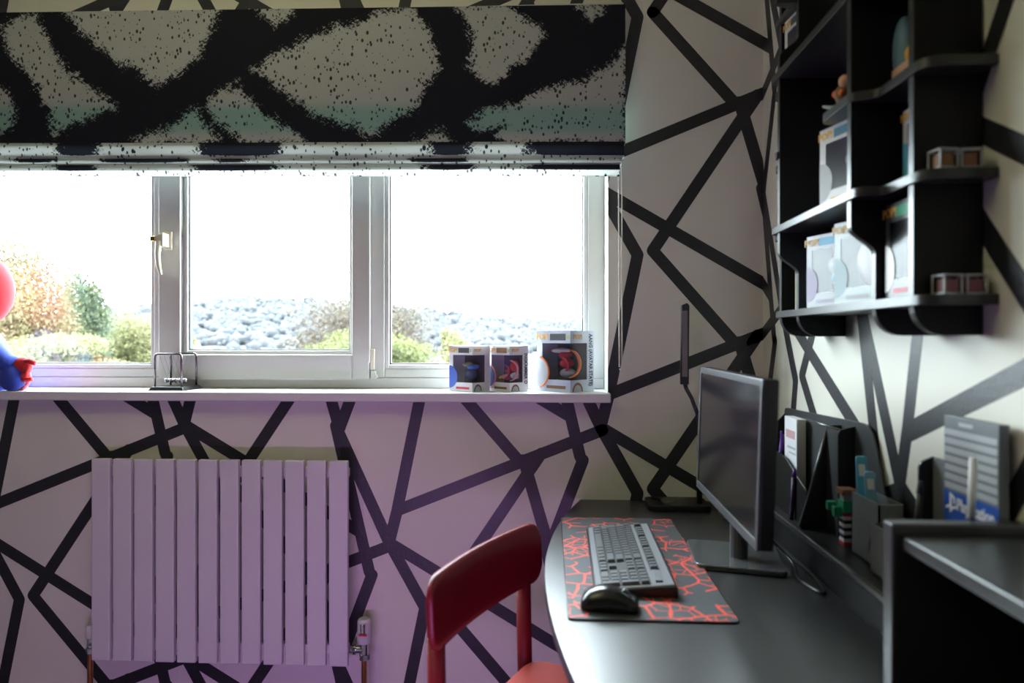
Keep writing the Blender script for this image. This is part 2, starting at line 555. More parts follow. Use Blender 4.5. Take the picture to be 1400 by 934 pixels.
# bare patches of the print between the ink strokes (traced outlines)
BARE = [
    [(2, 36), (18, 28), (40, 20), (60, 48), (82, 88), (118, 118), (152, 140), (158, 146), (120, 160), (92, 178), (74, 184), (66, 150), (52, 118), (30, 90), (12, 72)],
    [(0, 120), (14, 130), (22, 150), (16, 172), (0, 180), (-30, 170), (-30, 130)],
    [(80, 8), (150, 6), (230, 7), (300, 9), (296, 24), (282, 56), (268, 82), (238, 104), (219, 120), (204, 108), (180, 92), (158, 86), (138, 66), (118, 50), (100, 30)],
    [(324, 116), (344, 140), (372, 164), (414, 190), (380, 196), (330, 194), (318, 180), (292, 160), (284, 140), (300, 126)],
    [(268, 150), (276, 166), (292, 182), (300, 192), (250, 196), (180, 194), (220, 180)],
    [(346, 94), (370, 78), (412, 58), (440, 46), (452, 38), (500, 28), (530, 14), (556, 10), (566, 22), (584, 40), (600, 76), (598, 96), (578, 120), (570, 146), (540, 164), (500, 186), (480, 170), (452, 166), (430, 158), (404, 136), (380, 120)],
    [(622, 6), (690, 5), (716, 22), (738, 38), (742, 50), (722, 76), (690, 98), (672, 114), (656, 104), (642, 88), (644, 50), (636, 24)],
    [(640, 168), (664, 152), (706, 142), (736, 128), (770, 114), (800, 110), (836, 88), (856, 66), (858, 100), (856, 196), (690, 196), (676, 186), (690, 172), (660, 180)],
    [(790, 6), (828, 6), (822, 18), (808, 24)], [(566, 197), (590, 184), (606, 178), (620, 197)], [(352, 8), (410, 6), (394, 24), (378, 32), (362, 22)],
    [(-60, 10), (-20, 40), (-60, 90), (-160, 120), (-220, 60), (-180, 10)], [(-120, 150), (-60, 160), (-40, 190), (-200, 195)],
]


def sdist(P, poly):
    """signed distance (px), negative inside"""
    d = np.full(len(P), 1e9); ins = np.zeros(len(P), bool)
    n = len(poly)
    for i in range(n):
        a = np.array(poly[i], float); c = np.array(poly[(i + 1) % n], float)
        e = c - a; w = P - a
        t = np.clip((w @ e) / (e @ e), 0, 1)
        d = np.minimum(d, np.hypot(*(w - t[:, None] * e).T))
        cond = ((a[1] > P[:, 1]) != (c[1] > P[:, 1]))
        with np.errstate(divide='ignore', invalid='ignore'):
            xi = (c[0] - a[0]) * (P[:, 1] - a[1]) / (c[1] - a[1]) + a[0]
        ins ^= cond & (P[:, 0] < xi)
    return np.where(ins, -d, d)


YBL = -.062
BXL, BXR = -2.17, .232


def to_px(x, y, z):
    X, Yv, Zv = x, y + D, z - H
    a = X * _c + Yv * _s; dd = -X * _s + Yv * _c
    return CX + F * a / dd, CY - F * Zv / dd


def grid_sheet(name, xs, prof, m, inkfn, greenfn, lit_hemfn=None):
    """sheet swept along x from a (y,z) profile, with the print stored per vertex"""
    nx, npf = len(xs), len(prof)
    vs = []
    for (y, z) in prof:
        for x in xs:
            vs.append((x, y, z + (BXR - x) * .012))
    fs = [(j * nx + i, j * nx + i + 1, (j + 1) * nx + i + 1, (j + 1) * nx + i) for j in range(npf - 1) for i in range(nx - 1)]
    me = bpy.data.meshes.new(name); me.from_pydata(vs, [], fs); me.materials.append(m); me.shade_smooth()
    V = np.array(vs)
    px, py = to_px(V[:, 0], V[:, 1], V[:, 2])
    for nm, fn in (('ink', inkfn), ('green', greenfn)) + ((('lit_hem', lit_hemfn),) if lit_hemfn else ()):
        at = me.attributes.new(nm, 'FLOAT', 'POINT')
        at.data.foreach_set('value', fn(px, py).astype(np.float32))
    o = bpy.data.objects.new(name, me); COL.objects.link(o); o.parent = blind
    o.matrix_parent_inverse = TM[blind.name].inverted()
    return o


def ink_panel(px, py):
    P = np.stack([px, py], 1)
    d = np.full(len(P), 1e9)
    for poly in BARE: d = np.minimum(d, sdist(P, poly))
    return d / 435.0


def green_panel(px, py):
    g = np.clip((py - 138) / 14, 0, 1) * np.clip((188 - py) / 12, 0, 1)
    return g


xs = np.linspace(BXL, BXR, 520)
z0, z1 = 1.832, 2.252
prof = [(YBL - .004 * math.sin(PI * k / 90), z1 + (z0 - z1) * k / 90) for k in range(91)]
prof += [(YBL + .003, z0 - .004), (YBL + .010, z0 - .002), (YBL + .016, z0 + .008)]
panel = grid_sheet('panel', xs, prof, M_fab, ink_panel, green_panel)
LIT_HEM = [(212.5, 211), (222, 221), (233.5, 231)]  # start of each fold's backlit lower edge, left unprinted to look bright
IV = [[(-400, -120), (-60, 75), (135, 268), (385, 585), (645, 720)], [(-300, -150), (-20, 20), (75, 140), (255, 290), (340, 560), (640, 850)], [(-400, -120), (-60, 75), (133, 262), (380, 580), (650, 720)]]
for k, (za, zb, y) in enumerate(((1.836, 1.789, YBL - .010), (1.802, 1.768, YBL - .004), (1.778, 1.741, YBL))):
    iv = IV[k]

    def lit_hem_f(px, py, k0=k):
        return np.clip((py - np.interp(px, [0, 850], LIT_HEM[k0])) / 1.5, 0, 1)

    def ink_f(px, py, iv=iv, k0=k):
        d = np.full(len(px), 1e9)
        for (a, c) in iv: d = np.minimum(d, np.maximum(a - px, px - c))
        lit_hem = np.clip((py - np.interp(px, [0, 850], LIT_HEM[k0])) / 1.5, 0, 1)
        return d / 435.0 * .8 * (1 - lit_hem) - .09 * lit_hem  # ink left off along the hem to draw the bright backlit line
    n = 14
    pr = []
    for q in range(n + 1):
        t = q / n
        pr.append((y - .010 * math.sin(PI * (.15 + .7 * t)) + .012, za + (zb - za) * t))
    r = .007
    for q in range(1, 9):          # the loop under the fold turns back up
        a = PI * q / 8
        pr.append((pr[n][0] + r - r * math.cos(a), zb - r * math.sin(a)))
    grid_sheet('fold', np.linspace(BXL, BXR - .004 - .006 * k, 300), pr, M_fold, ink_f, lambda px, py: np.zeros(len(px)), lit_hem_f)
MB().box((BXL, YBL + .006, 2.225), (BXR - .004, -.002, 2.262)).build('headrail', M_white, blind, bevel=.003, world=True)
# bead chain
ch = MB()
ico = bmesh.new(); bmesh.ops.create_icosphere(ico, subdivisions=1, radius=.0027)
iv_, if_ = [v.co.copy() for v in ico.verts], [tuple(v.index for v in f.verts) for f in ico.faces]; ico.free()
xa, xb, zt_, zb_ = .213, .2235, 1.80, 1.150
path = []
z = zt_
while z > zb_: path.append((xa + (zt_ - z) * .004, z)); z -= .0052
for q in range(1, 5): path.append((xa + (xb - xa) * q / 5 + .002, zb_ - .006 * math.sin(PI * q / 5)))
while z < zt_: path.append((xb, z)); z += .0052
for (x, z) in path: ch.add([(v.x + x, v.y - .045, v.z + z) for v in iv_], if_)
chain = ch.build('bead_chain', mat('chain_bead', (.80, .76, .68), .3), blind, world=True)
MB().tube([(.218, -.05, 1.83), (.218, -.015, 1.83)], .014, 14).build('chain_wheel', M_white, blind, world=True, bevel=.002)

# ================================================================== RADIATOR
rad = thing('radiator', 'white radiator of twelve flat upright panels under the window', 'radiator', (-1.0, -.06, .245))
RX0, PIT = -1.413, .0678
pm = None
for i in range(12):
    x = RX0 + i * PIT
    if pm is None:
        p = MB().box((0, -.102, .243), (.0585, -.084, .868)).build('panel', M_rad, rad, bevel=.0035, world=True)
        pm = p.data; p.location.x = x
    else:
        p = bpy.data.objects.new('panel', pm); COL.objects.link(p); p.parent = rad
        p.matrix_parent_inverse = TM[rad.name].inverted(); p.location.x = x
        bv = p.modifiers.new('bevel', 'BEVEL'); bv.width = .0035; bv.segments = 2; bv.limit_method = 'ANGLE'; bv.harden_normals = True
for zc in (.285, .828):
    MB().box((RX0 + .004, -.084, zc - .016), (RX0 + 12 * PIT - .014, -.055, zc + .016)).build('header_tube', M_rad, rad, bevel=.006, world=True)
for x in (RX0 + .16, RX0 + .62):
    MB().box((x - .015, -.055, .78), (x + .015, -.002, .84)).build('bracket', M_rad, rad, world=True)
# valves
tv = thing('thermostatic_valve', 'white thermostatic valve with red mark on copper pipe beside the radiator', 'valve', (-.566, -.07, .0))
hx = -.566
MB().tube([(hx, -.07, .305), (hx, -.07, .316), (hx, -.07, .372), (hx, -.07, .380)], [.020, .0225, .021, .016], 18).build('head', M_white, tv, smooth=False, bevel=.002, world=True)
MB().tube([(hx + .001, -.090, .340), (hx + .001, -.090, .372)], .009, 12).build('indicator', M_chrome, tv, world=True, bevel=.002)
MB().tube([(hx + .001, -.0915, .338), (hx + .001, -.0935, .334)], .0125, 12).build('red_mark', M_red, tv, world=True)
MB().tube([(hx, -.07, .305), (hx, -.07, .262)], .013, 14).build('body', M_chrome, tv, world=True)
MB().tube([(hx, -.07, .284), (-.612, -.07, .284)], [.012, .012], 12).tube([(-.590, -.07, .284), (-.600, -.07, .284)], .017, 8).build('union', M_chrome, tv, world=True, bevel=.001)
MB().tube([(hx, -.07, .270), (hx, -.07, .254)], .0165, 8).build('nut', M_chrome, tv, world=True)
MB().tube([(hx, -.07, .256), (hx, -.07, -.02)], .0085, 12).build('pipe', M_copper, tv, world=True)
lv = thing('lockshield_valve', 'plain white capped valve on copper pipe at the far edge of the radiator', 'valve', (-1.437, -.07, .0))
hx = -1.437
MB().tube([(hx, -.07, .300), (hx, -.07, .306), (hx, -.07, .338), (hx, -.07, .343)], [.013, .0145, .0135, .010], 16).build('cap', M_white, lv, world=True, bevel=.0015)
MB().tube([(hx, -.07, .302), (hx, -.07, .262)], .010, 12).build('body', M_chrome, lv, world=True)
MB().tube([(hx, -.07, .284), (-1.411, -.07, .284)], .011, 12).build('union', M_chrome, lv, world=True)
MB().tube([(hx, -.07, .270), (hx, -.07, .254)], .0145, 8).build('nut', M_chrome, lv, world=True)
MB().tube([(hx, -.07, .256), (hx - .004, -.07, -.02)], .0085, 12).build('pipe', M_copper, lv, world=True)

# ================================================================== THINGS ON THE SILL
ZS = 1.072
# plain red and blue soft toy, nearly all outside the picture
toy = thing('soft_toy', 'plain red and blue stuffed toy sitting at the end of the sill', 'toy', (-1.86, .02, ZS))
M_pr = mat('red_plush', (0.62, 0.02, 0.03), 0.9, sheen=.15, vary=.1, scale=80, bump=.5, bscale=600)
M_pb = mat('blue_plush', (0.03, 0.06, 0.42), 0.9, sheen=.15, vary=.1, scale=80, bump=.5, bscale=600)
M_pp = mat('pink_plush', (0.72, 0.16, 0.22), 0.9, sheen=.15, bump=.5, bscale=600)
MB().ell((-1.87, .03, 1.175), (.075, .06, .105), 20, 14).build('torso', M_pb, toy, smooth=True, world=True)
MB().ell((-1.885, .02, 1.400), (.112, .09, .125), 24, 16).build('head', M_pr, toy, smooth=True, world=True)
MB().tube([(-1.83, .0, 1.235), (-1.79, -.02, 1.19), (-1.745, -.025, 1.158), (-1.715, -.025, 1.150)], [.036, .036, .033, .030], 14).build('arm', M_pb, toy, smooth=True, world=True)
hand = MB().ell((-1.695, -.025, 1.150), (.032, .02, .030), 16, 10)
hand.tube([(-1.685, -.028, 1.165), (-1.665, -.030, 1.166), (-1.648, -.030, 1.160)], [.011, .010, .007], 10)
hand.tube([(-1.682, -.030, 1.148), (-1.668, -.036, 1.143), (-1.676, -.042, 1.132)], [.011, .010, .007], 10)
hand.tube([(-1.688, -.028, 1.132), (-1.676, -.036, 1.126), (-1.684, -.042, 1.118)], [.011, .010, .007], 10)
hand.tube([(-1.700, -.030, 1.124), (-1.682, -.034, 1.108), (-1.656, -.034, 1.110)], [.010, .010, .007], 10)
hand.build('hand', M_pr, toy, smooth=True, world=True)
MB().tube([(-1.85, .0, 1.115), (-1.80, -.01, 1.118), (-1.76, -.02, 1.115)], [.04, .042, .044], 14).build('leg', M_pb, toy, smooth=True, world=True)
ft = MB().ell((-1.722, -.034, 1.114), (.040, .030, .044), 20, 14).build('foot', M_pb, toy, smooth=True, world=True)
ring = [(-1.714 + .040 * math.cos(a), -.022, 1.116 + .043 * math.sin(a)) for a in [2 * PI * k / 24 for k in range(25)]]
MB().tube(ring, .006, 8, False).build('piping', M_pp, ft, smooth=True)
MB().tube([(-1.90, .0, 1.115), (-1.93, -.02, 1.118), (-1.95, -.025, 1.115)], [.04, .042, .044], 14).build('leg', M_pb, toy, smooth=True, world=True)
MB().tube([(-1.91, .0, 1.235), (-1.95, -.01, 1.19), (-1.98, -.02, 1.14)], [.036, .034, .03], 14).build('arm', M_pb, toy, smooth=True, world=True)

# Newton's cradle
cr = thing('newtons_cradle', 'chrome ball pendulum toy on a black base standing on the sill', 'desk toy', (-1.228, .052, ZS), math.radians(-4))
bw, bd = .062, .058
pts = [(-bw, -bd), (bw, -bd), (bw, bd), (-bw, bd)]
bb = MB()
top = [(x * .86, y * .86) for x, y in pts]
bb.add([(x, y, 0) for x, y in pts] + [(x, y, .012) for x, y in top], [(3, 2, 1, 0), (4, 5, 6, 7), (0, 1, 5, 4), (1, 2, 6, 5), (2, 3, 7, 6), (3, 0, 4, 7)])
bb.build('base', M_plastic, cr, bevel=.002)
for y in (-.042, .042):
    x, r_, zt = .046, .010, .118
    pth = [(-x, y, .010), (-x, y, zt - r_)] + [(-x + r_ - r_ * math.cos(a), y, zt - r_ + r_ * math.sin(a)) for a in (PI / 6, PI / 3, PI / 2)]
    pth += [(x - r_ + r_ * math.cos(a), y, zt - r_ + r_ * math.sin(a)) for a in (PI / 2, PI / 3, PI / 6)] + [(x, y, zt - r_), (x, y, .010)]
    MB().tube(pth, .0034, 10).build('rail', mat('chrome_dark_reflect', (.16, .13, .14), .25, metal=1), cr, smooth=True)  # rail metal darkened in place of the dark room it would reflect
bm_ = None
for i in range(5):
    x = (i - 2) * .0158
    bl_ = MB().ell((0, 0, 0), (.0079, .0079, .0079), 14, 10).build('ball', mat('ball_steel', (.5, .5, .52), .22, metal=1), cr, smooth=True)
    bl_.location = (x, 0, .030)
    MB().tube([(0, -.042, .088), (0, 0, .006), (0, .042, .088)], .0003, 4).build('string', M_ink, bl_)


# ---- collectible boxes with a film window
def figure_bits(kind, w, h):
    """loose coloured shapes behind the film (no figure is copied)"""
    return {
        'blue': [(T_olive, (-.1, .12, .10, .06)), (T_blue, (.12, .05, .16, .08)), (T_navy, (.05, -.2, .15, .2))],
        'red': [(T_redp, (.05, -.08, .08, .06)), (T_redp, (.28, .08, .05, .16)), (T_pink, (-.05, -.28, .06, .08)), (T_yel, (-.22, -.30, .05, .06)), (T_lgrey, (.3, -.22, .05, .10))],
        'orange': [(T_redp, (-.02, .14, .08, .09)), (T_redp, (.02, -.05, .10, .10)), (T_lgrey, (.05, -.28, .14, .10)), (T_white, (-.15, .25, .20, .06))],
        'light': [(T_white, (-.05, .0, .22, .36)), (T_lgrey, (.2, .1, .12, .2))],
        'grey': [(T_lgrey, (0, .1, .18, .16)), (T_cyan, (.05, -.15, .10, .12)), (T_org, (.1, -.25, .05, .05))],
        'dark': [(T_dgrey, (0, .1, .2, .16)), (T_cyan, (.12, -.1, .08, .09)), (T_redp, (-.08, -.26, .07, .05))],
        'gold': [(T_yel, (.05, -.05, .12, .12)), (T_org, (-.1, .1, .08, .10)), (T_green, (.15, -.2, .06, .06))],
        'green': [(T_olive, (0, .0, .25, .3)), (T_green, (.1, -.2, .1, .1))],
    }[kind]


def toy_box(label, loc, rotz, w, d, h, kind, card, side_text=None, name_strip=T_redp, corner=T_blue, arc=None, group=None, logo=True, small=False, header=M_ink, header_text=None):
    """carton with front at local -y (window wraps onto the +x side); origin at base centre"""
    t = thing('figure_box', label, 'box', loc, rotz, group)
    th = .0012
    zw0, zw1 = h * .20, h * .80
    x0, x1 = -w / 2, w / 2
    y0, y1 = -d / 2, d / 2
    wx0, wy1 = x0 + w * .17, y0 + d * .70
    c = MB()
    c.box((x0, y0, 0), (x1, y1, th)); c.box((x0, y0, h - th), (x1, y1, h))
    c.box((x0, y1 - th, 0), (x1, y1, h)); c.box((x0, y0, 0), (x0 + th, y1, h))
    c.box((x0, y0, 0), (x1, y0 + th, zw0)); c.box((x0, y0, zw1), (x1, y0 + th, h)); c.box((x0, y0, zw0), (wx0, y0 + th, zw1))
    c.box((x1 - th, y0, 0), (x1, y1, zw0)); c.box((x1 - th, y0, zw1), (x1, y1, h)); c.box((x1 - th, wy1, zw0), (x1, y1, zw1))
    c.build('carton', card, t)
    MB().box((x0 + th * 1.5, y0 + d * .86, th), (x1 - th * 1.5, y0 + d * .9, h - th)).box((x0 + th, y0 + th * 2, th), (x1 - th, y0 + d * .86, th * 3)).build('lining', M_inner, t)
    f = MB()
    f.add([(wx0, y0 + .0008, zw0), (x1 - .0008, y0 + .0008, zw0), (x1 - .0008, y0 + .0008, zw1), (wx0, y0 + .0008, zw1), (x1 - .0008, wy1, zw0), (x1 - .0008, wy1, zw1)], [(0, 1, 2, 3), (1, 4, 5, 2)])
    f.build('film_window', M_film, t)
    if arc:
        n_ = 12
        MB().tube([(x1 - d * .12, y0 + d * (.12 + .42 * math.cos(a)), h * (.46 + .22 * math.sin(a))) for a in [-PI / 2 + PI * k / n_ for k in range(n_ + 1)]], [h * .012 + h * .018 * math.sin(PI * k / n_) for k in range(n_ + 1)], 8).build('insert', arc, t, smooth=True)
        MB().tube([(w * (.02 + .20 * math.cos(a)), y0 + d * .30, h * (.42 + .14 * math.sin(a))) for a in [-PI / 2 + PI * k / n_ for k in range(n_ + 1)]], h * .022, 8).build('insert', T_redp, t, smooth=True)
    for (m, (fx, fz, rx, rz)) in figure_bits(kind, w, h):
        MB().ell((fx * w + w * .06, -.04 * d, h * (.5 + fz * .70)), (rx * w * 1.2, d * .26, rz * h * .8), 12, 8).build('insert', m, t, smooth=True)
    e = .0004
    # front print: corner badge, header strip, name strip
    if corner:
        n = 14
        pts = [(x0, h * .07)] + [(x0 + w * .36 * math.cos(a), h * .32 + h * .25 * math.sin(a)) for a in [-PI / 2 + PI * k / n for k in range(n + 1)]] + [(x0, h * .57)]
        MB().prism(pts, 'y', y0 - e, y0).build('corner_print', corner, t)
        if arc:
            q = [(x0 + w * .37 * math.cos(a), y0 - e, h * .32 + h * .26 * math.sin(a)) for a in [-PI / 2 + .3 + (PI - .6) * k / n for k in range(n + 1)]]
            MB().tube(q, h * .016, 6).build('print_arc', arc, t)
    MB().box((x0 + w * .40, y0 - e, h * .845), (x0 + w * .86, y0, h * .955)).build('header_print', header, t)
    MB().box((x0 + w * .88, y0 - e, h * .86), (x0 + w * .97, y0, h * .94)).build('number_print', T_olive, t)
    MB().box((x0 + w * .30, y0 - e, h * .055), (x0 + w * .86, y0, h * .105)).build('name_strip', name_strip, t)
    n = 12
    pts = [(y0 + d * .30 + d * .22 * math.cos(a), .002 + h * .15 * math.sin(a)) for a in [PI * k / n for k in range(n + 1)]]
    MB().prism(pts, 'x', x1, x1 + e).build('side_badge', T_dgrey if not arc else T_brown, t)
    pts = [(y0 + d * .30 + d * .16 * math.cos(a), .002 + h * .11 * math.sin(a)) for a in [PI * k / n for k in range(n + 1)]]
    MB().prism(pts, 'x', x1, x1 + 2 * e).build('side_badge_fill', T_lgrey, t)
    if logo:
        text('POP!', h * .135, T_yel, t, frameM((x0 + w * .17, y0 - 2 * e, h * .90), (1, 0, 0), (0, 0, 1)), 'logo')
        text('POP!', h * .105, T_yel, t, frameM((x1 + 2 * e, y0 + d * .30, h * .90), (0, 1, 0), (0, 0, 1)), 'logo')
    if header_text:
        text(header_text, h * .05, T_white, t, frameM((x0 + w * .55, y0 - 2 * e, h * .90), (1, 0, 0), (0, 0, 1)), 'lettering')
    if side_text:
        text(side_text[0], side_text[1], M_ink, t, frameM((x1 + 2 * e, y0 + d * .85, h * side_text[2]), (0, 0, -1), (0, 1, 0)), 'side_lettering', sx=side_text[3])
    return t


def put_corner(px, py, w, d, rot):
    """base centre of a box whose near vertical edge (local +x,-y corner) stands at pixel px,py on the sill"""
    p = onZ(px, py, ZS)
    v = Matrix.Rotation(rot, 2) @ Vector((w / 2, -d / 2))
    return (p.x - v.x, p.y - v.y, ZS)


R1 = math.radians(-38)
toy_box('small white toy box with dark blue window and olive shape, farthest from the blind chain', put_corner(646, 536.5, .104, .080, R1), R1, .104, .080, .145, 'blue', M_card,
        None, T_redp, T_blue, group='toy boxes on the window sill', header_text=None)
R2 = math.radians(-44)
toy_box('small white toy box with pink trimmed window between the two others', put_corner(697, 536.5, .104, .080, R2), R2, .104, .080, .145, 'red', M_card,
        ('INGKAMMER O', .018, .50, .80), T_brown, T_navy, T_pink, group='toy boxes on the window sill', header=T_brown)
R3 = math.radians(-42)
toy_box('largest pale blue toy box with orange arcs beside the blind chain', put_corner(780, 537.5, .142, .115, R3), R3, .142, .115, .192, 'orange', mat('pale_blue_card', (.50, .55, .66), .35),
        ('AANG (AVATAR STATE)', .0235, .52, .66), T_brown, T_lgrey, T_org, group='toy boxes on the window sill')

# ================================================================== DESK
ZD = .74
desk = thing('desk', 'black desk with a curved front edge along the right wall', 'desk', (.35, -.9, 0))
edge = [(.098, -.012), (.055, -.17), (.020, -.34), (-.002, -.52), (-.009, -.68), (-.003, -.84), (.010, -.98), (.034, -1.14), (.072, -1.32), (.13, -1.52), (.20, -1.70), (.26, -1.80)]
# Catmull-Rom smoothing
sm = []
for i in range(len(edge) - 1):
    p0, p1, p2, p3 = [Vector(edge[max(0, min(len(edge) - 1, k))]) for k in (i - 1, i, i + 1, i + 2)]
    for q in range(5):
        t = q / 5
        sm.append(tuple(.5 * ((2 * p1) + (-p0 + p2) * t + (2 * p0 - 5 * p1 + 4 * p2 - p3) * t * t + (-p0 + 3 * p1 - 3 * p2 + p3) * t ** 3)))
sm.append(edge[-1])
outline = sm + [(XR - .002, -1.80), (XR - .002, -.012)]
MB().prism(outline, 'z', ZD - .025, ZD).build('desktop', M_deskblk, desk, bevel=.002, world=True)
MB().box((.18, -.05, -.02), (XR - .02, -.028, ZD - .025)).build('side_panel', M_black, desk, world=True)
MB().box((.30, -1.77, -.02), (XR - .02, -1.748, ZD - .025)).build('side_panel', M_black, desk, world=True)
MB().box((.60, -1.748, .25), (.618, -.05, ZD - .025)).build('modesty_panel', M_black, desk, world=True)
# low riser shelf with a taller cubby at the near end
hut = thing('desk_hutch', 'black low riser shelf with a taller open cubby standing on the desk', 'shelf', (.6, -.6, ZD))
MB().box((.552, -1.168, ZD + .060), (XR - .002, -.015, ZD + .076)).build('riser_shelf', M_edge, hut, bevel=.004, seg=3, world=True)
MB().tube([(.5535, -1.168, ZD + .0745), (.5535, -.015, ZD + .0745)], .0026, 8).build('edge_highlight', M_bezel, hut, smooth=True, world=True)  # added lighter tube, drawn as the highlight on the riser edge
MB().box((.562, -1.168, ZD), (.574, -.015, ZD + .060)).build('riser_front', M_black, hut, world=True)
MB().box((.472, -1.198, ZD), (XR - .002, -1.170, ZD + .245)).build('cubby_side', M_edge, hut, bevel=.004, seg=3, world=True)
MB().box((.484, -1.76, ZD + .209), (XR - .002, -1.199, ZD + .230)).build('cubby_top', M_edge, hut, bevel=.004, seg=3, world=True)
MB().box((.472, -1.79, ZD), (XR - .002, -1.762, ZD + .245)).build('cubby_side', M_edge, hut, bevel=.004, seg=3, world=True)
MB().box((XR - .012, -1.76, ZD), (XR - .002, -1.199, ZD + .209)).build('cubby_back', M_black, hut, world=True)

# ---- mouse mat
pad = thing('mouse_mat', 'long charcoal mouse mat with red crackle lines under the keyboard', 'mouse mat', (.185, -.594, ZD))
M_pad = bpy.data.materials.new('mouse_mat_print'); M_pad.use_nodes = True
nt = M_pad.node_tree; N = nt.nodes; L = nt.links
bs = N['Principled BSDF']; bs.inputs['Roughness'].default_value = .55; bs.inputs['Specular IOR Level'].default_value = .5
tc = N.new('ShaderNodeTexCoord')
nz = N.new('ShaderNodeTexNoise'); nz.inputs['Scale'].default_value = 9; L.new(tc.outputs['Object'], nz.inputs['Vector'])
mxv = N.new('ShaderNodeMix'); mxv.data_type = 'VECTOR'; mxv.inputs[0].default_value = .035
L.new(tc.outputs['Object'], mxv.inputs[4]); L.new(nz.outputs['Color'], mxv.inputs[5])
res = []
for sc_, wd in ((20, .050), (40, .045)):
    vo = N.new('ShaderNodeTexVoronoi'); vo.feature = 'DISTANCE_TO_EDGE'; vo.voronoi_dimensions = '2D'; vo.inputs['Scale'].default_value = sc_
    L.new(mxv.outputs[1], vo.inputs['Vector'])
    lt = N.new('ShaderNodeMath'); lt.operation = 'LESS_THAN'; lt.inputs[1].default_value = wd; L.new(vo.outputs['Distance'], lt.inputs[0]); res.append(lt.outputs[0])
# crackle is dense towards the long edges and fades out in places
n3 = N.new('ShaderNodeTexNoise'); n3.inputs['Scale'].default_value = 7; L.new(tc.outputs['Object'], n3.inputs['Vector'])
g1 = N.new('ShaderNodeMath'); g1.operation = 'GREATER_THAN'; g1.inputs[1].default_value = .43; L.new(n3.outputs[0], g1.inputs[0])
g2 = N.new('ShaderNodeMath'); g2.operation = 'GREATER_THAN'; g2.inputs[1].default_value = .52; L.new(n3.outputs[0], g2.inputs[0])
a1 = N.new('ShaderNodeMath'); a1.operation = 'MULTIPLY'; L.new(res[0], a1.inputs[0]); L.new(g1.outputs[0], a1.inputs[1])
a2 = N.new('ShaderNodeMath'); a2.operation = 'MULTIPLY'; L.new(res[1], a2.inputs[0]); L.new(g2.outputs[0], a2.inputs[1])
mxx = N.new('ShaderNodeMath'); mxx.operation = 'MAXIMUM'; L.new(a1.outputs[0], mxx.inputs[0]); L.new(a2.outputs[0], mxx.inputs[1])
cm = N.new('ShaderNodeMix'); cm.data_type = 'RGBA'; cm.inputs[6].default_value = (.055, .058, .066, 1); cm.inputs[7].default_value = (.80, .07, .035, 1)
L.new(mxx.outputs[0], cm.inputs[0]); L.new(cm.outputs[2], bs.inputs['Base Color'])
pw, pl = .150, .35
MB().prism(rounded([(-pw, -pl), (pw, -pl), (pw, pl), (-pw, pl)], .012), 'z', 0.0005, .0035).build('printed_cloth', M_pad, pad)
rim = rounded([(-pw, -pl), (pw, -pl), (pw, pl), (-pw, pl)], .012)
MB().tube([(x, y, .0022) for x, y in rim + rim[:1]], .0016, 6, False).build('stitched_edge', M_plastic, pad)

# ---- keyboard (front edge faces the chair: local +y is towards the monitor, local x runs towards the camera)
kb = thing('keyboard', 'dark grey and silver full size keyboard lying on the mouse mat', 'keyboard', (.172, -.612, ZD + .0036), math.radians(-90 - 1.2))
KW, KD = .222, .076
MB().prism([(-KD, .001), (KD, .001), (KD, .026), (-KD, .012)], 'x', -KW, KW).build('case', M_silver, kb, bevel=.004)
MB().prism([(-KD - .004, .0), (KD + .004, .0), (KD + .004, .021), (-KD - .004, .009)], 'x', -KW - .003, KW + .003).build('base_tray', M_plastic, kb, bevel=.002)
U = .0187
slope = math.atan2(.014, 2 * KD)
KM = {}


def key(x, y, wu, hu=1):
    k = (round(wu, 2), hu)
    if k not in KM:
        w, d_, hh = wu * U / 2 - .0008, hu * U / 2 - .0008, .0075
        i = .0022
        mb = MB().add([(-w, -d_, 0), (w, -d_, 0), (w, d_, 0), (-w, d_, 0), (-w + i, -d_ + i * .6, hh), (w - i, -d_ + i * .6, hh), (w - i, d_ - i * 1.2, hh), (-w + i, d_ - i * 1.2, hh)],
                      [(3, 2, 1, 0), (4, 5, 6, 7), (0, 1, 5, 4), (1, 2, 6, 5), (2, 3, 7, 6), (3, 0, 4, 7)])
        o = mb.build('key', M_key, kb); KM[k] = o.data
    else:
        o = bpy.data.objects.new('key', KM[k]); COL.objects.link(o); o.parent = kb
    zz = .012 + (y + KD) / (2 * KD) * .014
    o.location = (x, y, zz - .001); o.rotation_euler = (slope, 0, 0)


x0k, y0k = -KW + .012, -KD + .022
def well(xa, xb, ya, yb):
    zf = lambda y: .012 + (y + KD) / (2 * KD) * .014
    MB().prism([(ya, zf(ya) - .002), (yb, zf(yb) - .002), (yb, zf(yb) + .0005), (ya, zf(ya) + .0005)], 'x', xa, xb).build('key_well', M_ink, kb)
well(x0k - .001, x0k + 15 * U + .001, y0k - U * .55, y0k + 4.55 * U)
well(x0k + 15.25 * U, x0k + 18.35 * U, y0k - U * .55, y0k + 4.55 * U)
well(x0k + 18.55 * U, x0k + 22.65 * U, y0k - U * .55, y0k + 4.55 * U)
well(x0k - .001, x0k + 18.35 * U, y0k + 4.95 * U, y0k + 5.95 * U)
rows = [[1.25, 1.25, 1.25, 6.25, 1.25, 1.25, 1.25, 1.25], [2.25] + [1] * 10 + [2.75], [1.75] + [1] * 11 + [2.25], [1.5] + [1] * 12 + [1.5], [1] * 13 + [2]]
for r, row in enumerate(rows):
    x = x0k
    for wu in row:
        key(x + wu * U / 2, y0k + r * U, wu); x += wu * U
y5 = y0k + 5 * U + .008
for c in [0, 2, 3, 4, 5, 6.5, 7.5, 8.5, 9.5, 11, 12, 13, 14]: key(x0k + (c + .5) * U, y5, 1)
nx = x0k + 15.3 * U
